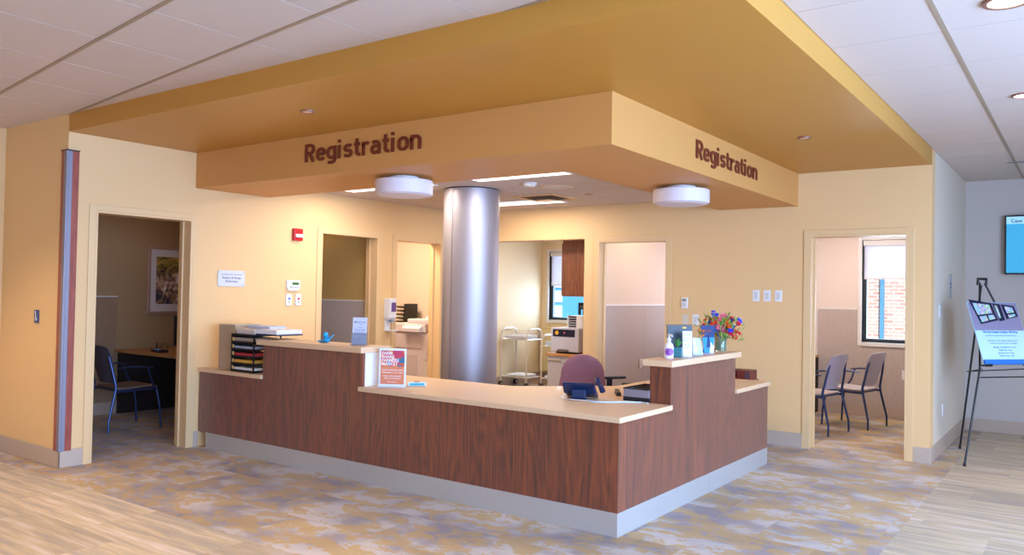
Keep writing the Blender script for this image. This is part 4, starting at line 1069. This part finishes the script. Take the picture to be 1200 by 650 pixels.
# sanitizer notice card in a clear stand
t = thing('notice_card', 'white notice card in a clear stand on the end of the raised ledge', 'sign', (-4.855, 4.61, z1), .42)
MB().box(-.062, .062, -.002, .0, .004, .225, M=Matrix.Rotation(-.06, 4, 'X')).build('card', mat('card_lilac', 'CDD4EE', .6), t)
MB().box(-.068, .068, -.006, -.003, .0, .10, M=Matrix.Rotation(-.06, 4, 'X')).box(-.068, .068, -.04, .05, 0, .003).build('stand', mat('clear_acrylic', 'E8F0FA', .1, trans=.9), t)
texts([('Medical Center', .008, .182, .014, .01, 'CENTER', 1), ('Valley', .008, .166, .012, 0, 'CENTER', 1), ('Cough', 0, .140, .013, 0, 'CENTER', 1), ('Please use a mask', 0, .122, .014, .01, 'CENTER', .95), ('if you have a fever', 0, .107, .011, 0, 'CENTER', 1), ('and wash your hands often', 0, .085, .009, 0, 'CENTER', 1), ('Thank you', 0, .045, .010, 0, 'CENTER', 1)],
      Matrix.Rotation(-.06, 4, 'X') @ basis((0, -.0026, 0), (1, 0, 0), (0, 0, 1)), mat('card_text', '4A5A86', .6), 'lettering', t)
MB().lathe([(.007, 0), (0, .0006)], seg=10).build('emblem', mat('card_text', '4A5A86'), t, M=Matrix.Rotation(-.06, 4, 'X') @ Matrix.Translation((-.042, -.003, .186)) @ Matrix.Rotation(PI / 2, 4, 'X'))
# farm stand poster in acrylic holder
t = thing('market_flyer', 'orange fruit and vegetable market flyer in a clear holder on the counter', 'flyer', (-4.465, 4.60, z0), .55)
Mr = Matrix.Rotation(-.05, 4, 'X')
MB().box(-.108, .108, -.003, .0, .004, .30, M=Mr).box(-.108, .108, -.03, .06, 0, .004).build('holder', mat('holder_white', 'DCE6FA', .2), t, bevel=.001)
m, nt, bs = newmat('flyer_print'); v = node(nt, 'ShaderNodeTexVoronoi'); v.inputs['Scale'].default_value = 26
tcn = node(nt, 'ShaderNodeTexCoord'); nt.links.new(tcn.outputs['Object'], v.inputs['Vector'])
cr = node(nt, 'ShaderNodeValToRGB'); e_ = cr.color_ramp.elements
for p_, c_ in ((.25, 'C8502A'), (.5, 'E08A3A'), (.7, 'C03A5A')): q = e_.new(p_); q.color = hexc(c_)
e_[0].color = hexc('3A6A8A'); e_[-1].color = hexc('E8C060'); cr.color_ramp.interpolation = 'CONSTANT'
sx_ = node(nt, 'ShaderNodeSeparateColor'); nt.links.new(v.outputs['Color'], sx_.inputs[0]); nt.links.new(sx_.outputs[0], cr.inputs['Fac']); nt.links.new(cr.outputs['Color'], bs.inputs['Base Color'])
MB().box(-.095, .095, -.0038, -.003, .16, .285, M=Mr).build('fruit_picture', m, t)
MB().box(-.095, .095, -.0038, -.003, .02, .16, M=Mr).build('print', mat('flyer_orange', 'D8805A', .6), t)
texts([('FARM', -.088, .252, .034, .02, 'LEFT', 1), ('SHARE', -.088, .224, .034, .02, 'LEFT', 1), ('FARMERS', -.088, .196, .034, .02, 'LEFT', 1), ('MARKET', -.088, .168, .034, .02, 'LEFT', 1),
       ('Fresh local produce every', 0, .128, .016, .01, 'CENTER', 1), ('Wednesday 11 am - 2 pm', 0, .108, .016, .01, 'CENTER', 1), ('Cash, credit and benefit', 0, .08, .015, .01, 'CENTER', 1), ('cards are all welcome', 0, .062, .015, .01, 'CENTER', 1), ('Main entrance', 0, .035, .013, .0, 'CENTER', 1)],
      Mr @ basis((0, -.0042, 0), (1, 0, 0), (0, 0, 1)), mat('flyer_white', 'F0E6E8', .6), 'lettering', t)
t = thing('tissue_pack', 'small teal and white packet lying beside the market flyer', 'packet', (-4.375, 4.79, z0), .75)
MB().box(-.075, .075, -.035, .035, 0, .03).build('packet', mat('packet_white', 'C8D8E6', .4), t, bevel=.008)
MB().box(-.055, .06, -.0365, -.035, .008, .024).build('teal_band', mat('teal', '18A0B8', .4), t)
MB().lathe([(0, 0), (.022, 0), (.024, .004), (0, .005)], seg=18).build('seal', mat('seal_brown', '9A6A5A', .5), t, M=Matrix.Translation((0, 0, .03)))

# desk phone (seen from behind)
t = thing('desk_phone', 'dark blue desk phone seen from behind, beside the chair on the counter', 'telephone', (-3.0, 5.03, z0), .32 + PI)
DB = mat('phone_navy', '16264A', .35)
# local: front (user side) at -Y, back toward +Y
MB().prism([(-.11, .02), (.06, .125), (.075, .11), (.02, .04), (-.10, .0)], lambda y, z: (-.115, y, z), lambda y, z: (.115, y, z)).build('body', DB, t, bevel=.004)
MB().box(-.06, .06, .0, .11, 0, .01).box(-.05, .05, .02, .05, .01, .07).build('stand', mat('phone_stand', '142A50', .4), t, bevel=.003)
MB().tube([(-.15, -.09, .05), (-.14, -.07, .085), (-.135, .0, .12), (-.14, .075, .15), (-.15, .095, .125)], [.022, .02, .014, .02, .022], 10).build('handset', DB, t, smooth=True)
MB().tube([(.10, -.02, .03), (.13, .05, .01), (.09, .10, .006), (0, .12, .006), (-.10, .13, .006)], .004, 6).build('cord', mat('cord_white', 'E6DCD4', .5), t, smooth=True)
o = MB().tube([(-2.86, 4.94, z0 + .004), (-2.82, 4.94, z0 + .004), (-2.75, 4.98, z0 + .004), (-2.66, 5.08, z0 + .004), (-2.56, 5.14, z0 + .004), (-2.50, 5.12, z0 + .004)], .005, 6).build('power_cable', mat('cable_blue', 'C8DCF0', .5), smooth=True); center(o); tag(o, 'pale blue cable running across the counter top', 'cable')
# stapler-like dark remote
t = thing('stapler', 'small dark brown stapler lying on the counter near the mesh organiser', 'stapler', (-2.90, 5.42, z0), -.95)
MB().prism([(-.07, 0), (.07, 0), (.07, .012), (-.06, .018)], lambda x, z: (x, -.018, z), lambda x, z: (x, .018, z)).build('base', mat('dark_brown', '3A2A2C', .4), t, bevel=.002)
MB().prism([(-.065, .02), (.07, .014), (.07, .026), (-.05, .042)], lambda x, z: (x, -.016, z), lambda x, z: (x, .016, z)).build('arm', mat('dark_brown', '3A2A2C'), t, bevel=.004)
# black mesh organiser
t = thing('mesh_organizer', 'black wire mesh desk organiser against the raised ledge', 'desk organizer', (-2.625, 5.35, z0), PI / 2)
MB().box(-.17, .17, -.10, -.094, .03, .085).box(-.17, .17, .094, .10, .03, .085).box(-.17, -.164, -.094, .094, .03, .085).box(.164, .17, -.094, .094, .03, .085).build('mesh_wall', mat('mesh_grey', '8A8088', .6, bump=.8, bscale=600), t)
MB().box(-.174, .174, -.104, -.09, .085, .093).box(-.174, .174, .09, .104, .085, .093).box(-.174, -.16, -.09, .09, .085, .093).box(.16, .174, -.09, .09, .085, .093).box(-.172, .172, -.102, .102, 0, .03).build('rim', BLACK, t, bevel=.002)
t = thing('card_box', 'small black card box on the counter behind the mesh organiser', 'box', (-2.61, 5.62, z0))
MB().box(-.06, .06, -.04, .04, 0, .10).build('case', BLACK, t, bevel=.003)
MB().box(-.045, .045, -.03, .03, .10, .112).build('card_edge', PAPER, t)
# low stand with two box files just past the far end of the desk return
t = thing('side_stand', 'low dark wooden stand hidden past the far end of the desk return', 'stand', (-2.86, 7.62, 0))
MB().box(-.24, .24, -.16, .16, .68, .71).build('top', WOODM, t)
for x in (-.22, .20): MB().box(x, x + .02, -.15, .15, 0, .68).build('side_panel', WOODM, t)
for k, (x, lb) in enumerate(((-2.82, 'dark red box file past the end of the desk return, partly behind the raised ledge'), (-2.675, 'dark red box file past the end of the desk return, its whole spine in view'))):
    t = thing('box_file', lb, 'box file', (x, 7.56, .711), .0, None)
    MB().box(-.065, .065, -.06, .14, 0, .092).build('case', mat('oxblood', '6A2420', .45), t, bevel=.004)
    MB().box(.02, .055, -.0615, -.06, .015, .08).build('spine_label', mat('spine_dark', '4A3A4A', .5), t)

# ------------------------------------------------------------------ items on the side ledge
SX = -2.48
t = thing('pump_bottle', 'white pump bottle of hand sanitizer with purple label on the side ledge', 'bottle', (-2.46, 5.36, z1))
MB().lathe([(0, 0), (.030, 0), (.034, .005), (.034, .085), (.028, .102), (.014, .115), (.013, .128), (0, .128)], seg=28).build('bottle', mat('bottle_white', 'E4E2EC', .3), t, smooth=True)
MB().lathe([(.015, .128), (.015, .145), (.006, .147), (.006, .165), (0, .165)], seg=18).tube([(0, 0, .165), (.0, -.0, .168), (.03, -.02, .166), (.036, -.024, .158)], [.008, .010, .007, .005], 8).build('pump', mat('bottle_white', 'E4E2EC'), t, smooth=True)
o2 = MB(); n = 10
pa = [((.0375) * math.cos(-1.0 + .9 * math.cos(a)), (.0375) * math.sin(-1.0 + .9 * math.cos(a)), .048 + .028 * math.sin(a)) for a in [2 * PI * k / 20 for k in range(20)]]
vs = [o2.bm.verts.new(p_) for p_ in pa]; cc_ = o2.bm.verts.new(((.0385) * math.cos(-1.0), (.0385) * math.sin(-1.0), .048))
for k in range(20): o2.bm.faces.new((vs[k], vs[(k + 1) % 20], cc_))
o2.build('label', mat('purple', '8A4AA8', .4), t)
t = thing('potted_succulent', 'small spiky green plant in a square teal pot on the side ledge', 'plant', (-2.455, 5.50, z1), .3)
MB().prism([(-.03, 0), (.03, 0), (.035, .075), (-.035, .075)], lambda x, z: (x, -.033, z), lambda x, z: (x, .033, z)).build('pot', mat('teal_pot', '2A6A78', .4), t, bevel=.003)
MB().box(-.029, .029, -.029, .029, .07, .0765).build('soil', mat('soil', '3A2A1E', .9), t)
LF = mat('leaf_green', '3A7A3A', .5, var=.25, vscale=20)
b = MB()
for k in range(16):
    a = k * 2.4; l = .035 + .02 * random.random(); tl = .25 + .5 * random.random()
    b.tube([(0, 0, .075), (l * .5 * math.cos(a) * tl, l * .5 * math.sin(a) * tl, .075 + l * .6), (l * math.cos(a) * tl * 1.4, l * math.sin(a) * tl * 1.4, .075 + l * 1.2)], [.006, .007, .001], 6)
b.build('leaves', LF, t, smooth=True)
t = thing('photo_frame', 'dark blue framed poster leaning upright at the back of the side ledge', 'picture frame', (-2.50, 5.65, z1), .78)
Mq = Matrix.Rotation(-.10, 4, 'X')
MB().box(-.10, .10, -.006, .008, 0, .235, M=Mq).build('frame', mat('frame_wood', '5A4438', .5), t, bevel=.002)
MB().box(-.09, .09, -.0075, -.006, .01, .225, M=Mq).build('picture', mat('navy_print', '0C2438', .4, var=.3, vscale=25), t)
MB().box(.02, .05, -.0085, -.0075, .205, .218, M=Mq).build('badge', mat('badge_gold', 'D8A830', .5), t)
def stand_card(name, label, loc, rz, w2, h2, tilt, m1, lines, cat='card', base_=True):
    t = thing(name, label, cat, loc, rz); Mx = Matrix.Rotation(-tilt, 4, 'X')
    MB().box(-w2, w2, -.0015, .0015, .002, h2, M=Mx).build('card', m1, t)
    if base_: MB().box(-w2, w2, -.035, .035 + h2 * math.tan(tilt) * .3, 0, .002).build('stand', mat('clear_acrylic', 'E8F0FA'), t)
    if lines: texts(lines, Mx @ basis((0, -.0019, 0), (1, 0, 0), (0, 0, 1)), mat('card_text2', '54688E', .6), 'lettering', t)
    return t
CW = mat('card_white', 'D6E2F4', .6)
stand_card('notice_card', 'tall white notice card standing in front of the dark blue framed poster', (-2.42, 5.60, z1), .82, .037, .19, .05, CW, [('Financial', 0, .16, .015, .01, 'CENTER', 1), ('assistance is', 0, .14, .010, 0, 'CENTER', 1), ('available here', 0, .12, .010, 0, 'CENTER', 1), ('Please ask us', 0, .09, .010, 0, 'CENTER', 1), ('for details', 0, .07, .010, 0, 'CENTER', 1)])
t = stand_card('leaflet_holder', 'clear tilted leaflet holder with two white cards on the side ledge', (-2.44, 5.84, z1), 1.0, .05, .135, .32, mat('holder_blue', 'B8D8EE', .3), [], 'leaflet holder')
for (x0, x1, q0, q1) in ((-.046, .0, .07, .13), (-.036, .012, .015, .065)):
    MB().box(x0, x1, -.006, -.002, q0, q1, M=Matrix.Rotation(-.32, 4, 'X')).build('leaflet', CW, t)
t = thing('brochure', 'folded blue brochure standing open beside the flower vase', 'brochure', (-2.46, 6.11, z1), 1.05)
MB().prism([(-.045, 0), (.045, 0), (.07, .22), (-.07, .22)], lambda x, z: (x, -.0015, z), lambda x, z: (x, .0015, z)).build('cover', mat('brochure_blue', '1284D4', .35), t, M=Matrix.Rotation(-.08, 4, 'X'))
MB().prism([(-.059, .125), (.059, .125), (.0695, .2195), (-.0695, .2195)], lambda x, z: (x, -.0024, z), lambda x, z: (x, -.0016, z)).build('navy_band', mat('brochure_navy', '0C2A66', .35), t, M=Matrix.Rotation(-.08, 4, 'X'))
MB().prism([(.005, 0), (.045, 0), (.052, .05), (.02, .09)], lambda x, z: (x, -.0024, z), lambda x, z: (x, -.0016, z)).build('white_figure', CW, t, M=Matrix.Rotation(-.08, 4, 'X'))
MB().prism([(-.03, 0), (.03, 0), (.0, .15)], lambda x, z: (x, .002, z), lambda x, z: (x, .05, z * .3)).build('strut', mat('brochure_navy', '0C2A66'), t)

VX, VY = -2.46, 6.36
t = thing('glass_vase', 'short clear glass vase of green water holding the flower bouquet', 'vase', (VX, VY, z1))
m, nt, bs = newmat('vase_glass'); bs.inputs['Base Color'].default_value = hexc('DDEEE4'); bs.inputs['Transmission Weight'].default_value = .9; bs.inputs['Roughness'].default_value = .05
MB().lathe([(0, 0), (.045, 0), (.05, .01), (.046, .05), (.052, .12), (.05, .12), (.044, .05), (.046, .012), (0, .008)], seg=28).build('glass', m, t, smooth=True)
MB().lathe([(0, .010), (.042, .012), (.041, .05), (.043, .075), (0, .075)], seg=24).build('water', mat('vase_water', '7A9A5A', .2, trans=.5), t, smooth=True)
t = thing('flower_bouquet', 'mixed bouquet of red, pink, orange and blue flowers in the glass vase', 'flowers', (VX, VY, z1 + .02))
rb = random.Random(11)
b = MB()
FP = []
for k in range(64):
    a = rb.random() * 2 * PI; rr = math.sqrt(rb.random()) * .145; hz = .15 + rb.random() * .14 - rr * .35
    FP.append((rr * math.cos(a), rr * math.sin(a), hz + .0))
for (x, y, z) in FP[:26]: b.tube([(x * .12, y * .12, 0), (x * .3, y * .3, .09), (x, y, z)], .0025, 5)
b.build('stem', mat('stem_green', '3A6A2A', .6), t)
b = MB()
for k in range(170):
    a = rb.random() * 2 * PI; rr = .04 + rb.random() * .14; hz = .09 + rb.random() * .19 - rr * .2; l = .035 + rb.random() * .03
    c = Vector((rr * math.cos(a), rr * math.sin(a), hz)); d_ = Vector((math.cos(a), math.sin(a), .6 + rb.random())).normalized(); s_ = d_.cross(Vector((0, 0, 1))).normalized() * .010; up_ = Vector((0, 0, .004))
    v = [b.bm.verts.new(c), b.bm.verts.new(c + d_ * l * .5 + s_ + up_), b.bm.verts.new(c + d_ * l), b.bm.verts.new(c + d_ * l * .5 - s_ + up_), b.bm.verts.new(c + d_ * l * .5 - up_)]
    b.bm.faces.new((v[0], v[1], v[2], v[3])); b.bm.faces.new((v[0], v[4], v[1])); b.bm.faces.new((v[1], v[4], v[2])); b.bm.faces.new((v[2], v[4], v[3])); b.bm.faces.new((v[3], v[4], v[0]))
b.build('leaves', mat('bouquet_leaf', '6A9A3A', .6, var=.3, vscale=30), t)
cols = ['D83A2A', 'E8701E', '2A3AC8', 'E87890', 'C82040', '3A50D8', 'F0A040', 'D84A30']
def petals(b, c, r, nrm, n=7):
    nrm = Vector(nrm).normalized(); a = nrm.orthogonal().normalized(); e2 = nrm.cross(a)
    c = Vector(c)
    for ring, (rad, lift, nn) in enumerate(((1, .15, n), (.62, .4, n - 2))):
        for k in range(nn):
            th = 2 * PI * k / nn + ring * .4; dd = math.cos(th) * a + math.sin(th) * e2; ss = nrm.cross(dd)
            v = [b.bm.verts.new(c), b.bm.verts.new(c + dd * r * rad * .6 + ss * r * rad * .36 + nrm * r * lift), b.bm.verts.new(c + dd * r * rad + nrm * r * lift * 1.6), b.bm.verts.new(c + dd * r * rad * .6 - ss * r * rad * .36 + nrm * r * lift)]
            b.bm.faces.new(v)
for k, (x, y, z) in enumerate(FP[:60]):
    b = MB(); r = .024 + .012 * rb.random(); petals(b, (x, y, z), r, (x * 4, y * 4 - .3, .5)); b.ball((x * 1.02, y * 1.02, z + .004), r * .35)
    f = b.build('flower', mat('petal_%d' % (k % 8), cols[k % 8], .6), t)
    f['label'] = ('red', 'orange', 'blue', 'pink', 'crimson', 'blue', 'orange', 'red')[k % 8] + ' flower'
for k, (x, y, z) in enumerate(((-.02, -.14, .29), (-.035, -.10, .31), (-.01, -.12, .31))):
    MB().ball((x, y, z), .009).tube([(x * .2, y * .2, .08), (x * .6, y * .6, .2), (x, y, z)], .0015, 4).build('flower', mat('petal_2', '2A3AC8'), t)
for k, (x, y, z) in enumerate(((-.0, -.44, .17), (0, -.37, .155), (.01, -.40, .125))):
    MB().ball((x, y, z), .011).tube([(x * .2, y * .1, .08), (x * .6, y * .5, .16), (x, y, z)], .0015, 4).build('berry', mat('berry_orange', 'C8701E', .5), t)

# ------------------------------------------------------------------ lights
def area(name, loc, rot, sx, sy, e, col):
    l = bpy.data.lights.new(name, 'AREA'); l.shape = 'RECTANGLE'; l.size = sx; l.size_y = sy; l.energy = e; l.color = col
    o = bpy.data.objects.new(name, l); C.objects.link(o); o.location = loc; o.rotation_euler = rot
    return o
WARM = (1, .76, .50)
# lobby ceiling lamps (fixtures of the lobby, set in its tiled ceiling)
def spot(name, loc, e, col, size=1.9, blend=.7):
    l = bpy.data.lights.new(name, 'SPOT'); l.energy = e; l.color = col; l.spot_size = size; l.spot_blend = blend; l.shadow_soft_size = .12
    o = bpy.data.objects.new(name, l); C.objects.link(o); o.location = loc; return o
for (x, y, p_, c_) in ((-6.9, 1.9, 270, WARM), (-4.9, 1.6, 330, WARM), (-2.9, 1.6, 300, WARM), (-.9, 1.8, 160, (1, .85, .7)), (-5.6, -.4, 300, WARM), (-2.4, -.4, 300, WARM), (1.2, 4.0, 100, (1, .95, .9)), (1.0, 8.4, 330, (1, .95, .92))):
    spot('lobby_ceiling_lamp', (x, y, CEIL - .03), p_, c_)
# room lamps
area('office_lamp', (-8.2, 4.9, 2.66), (0, 0, 0), .6, .6, 7, (1, .66, .36))
area('booth_lamp', (-8.0, 6.4, 2.66), (0, 0, 0), .4, .4, 7, (1, .72, .4))
area('copy_room_lamp', (-7.7, 7.25, 2.66), (0, 0, 0), .6, .6, 105, (1, .88, .74))
area('workroom_lamp', (-6.2, 10.0, 2.66), (0, 0, 0), .8, .8, 60, (1, .9, .76))
area('interview_lamp', (-4.2, 9.3, 2.66), (0, 0, 0), .6, .6, 22, (1, .86, .7))
area('exam_lamp', (-2.3, 9.8, 2.66), (0, 0, 0), .6, .6, 62, (1, .93, .9))
# daylight through the lobby glazing and room windows
area('lobby_daylight', (2.75, 1.7, 1.5), (0, PI / 2, 0), 2.4, 9.0, 2000, (.37, .60, 1))
area('exam_daylight', (-1.92, YB + .3, 1.6), (-PI / 2, 0, 0), 1.0, 1.3, 70, (.7, .82, 1))
area('interview_daylight', (-4.15, YB + .3, 1.6), (-PI / 2, 0, 0), .7, 1.3, 55, (.62, .74, 1))
area('workroom_daylight', (-6.9, YA + .3, 1.6), (-PI / 2, 0, 0), 1.4, 1.2, 130, (.7, .82, 1))
s = bpy.data.lights.new('sun', 'SUN'); s.energy = 12; s.angle = .02; s.color = (1, .95, .9); so = bpy.data.objects.new('sun', s); C.objects.link(so); so.rotation_euler = (.9, .2, .3)

w = bpy.data.worlds.new('world'); bpy.context.scene.world = w; w.use_nodes = True
bg = w.node_tree.nodes['Background']
sky = w.node_tree.nodes.new('ShaderNodeTexSky'); sky.sky_type = 'NISHITA'; sky.sun_elevation = .8; sky.sun_rotation = 2.5; sky.sun_disc = False
w.node_tree.links.new(sky.outputs[0], bg.inputs[0]); bg.inputs[1].default_value = .35

# ------------------------------------------------------------------ camera
f_px, yaw, pitch, roll, hgt = 939.66, .6247, .0194, .0186, 1.499
fw = Vector((-math.sin(yaw) * math.cos(pitch), math.cos(yaw) * math.cos(pitch), math.sin(pitch)))
r0 = Vector((math.cos(yaw), math.sin(yaw), 0)); u0 = r0.cross(fw)
r = math.cos(roll) * r0 + math.sin(roll) * u0; u = -math.sin(roll) * r0 + math.cos(roll) * u0
cam = bpy.data.cameras.new('camera'); co = bpy.data.objects.new('camera', cam); C.objects.link(co)
cam.sensor_width = 36; cam.lens = f_px / 1200 * 36; cam.clip_start = .05
co.matrix_world = Matrix(((r.x, u.x, -fw.x, 0), (r.y, u.y, -fw.y, 0), (r.z, u.z, -fw.z, hgt), (0, 0, 0, 1)))
sc = bpy.context.scene; sc.camera = co
sc.view_settings.view_transform = 'Standard'; sc.view_settings.look = 'None'; sc.view_settings.gamma = 1; sc.view_settings.use_curve_mapping = False
sc.view_settings.exposure = -.72
sc.cycles.max_bounces = 8; sc.cycles.sample_clamp_indirect = 6
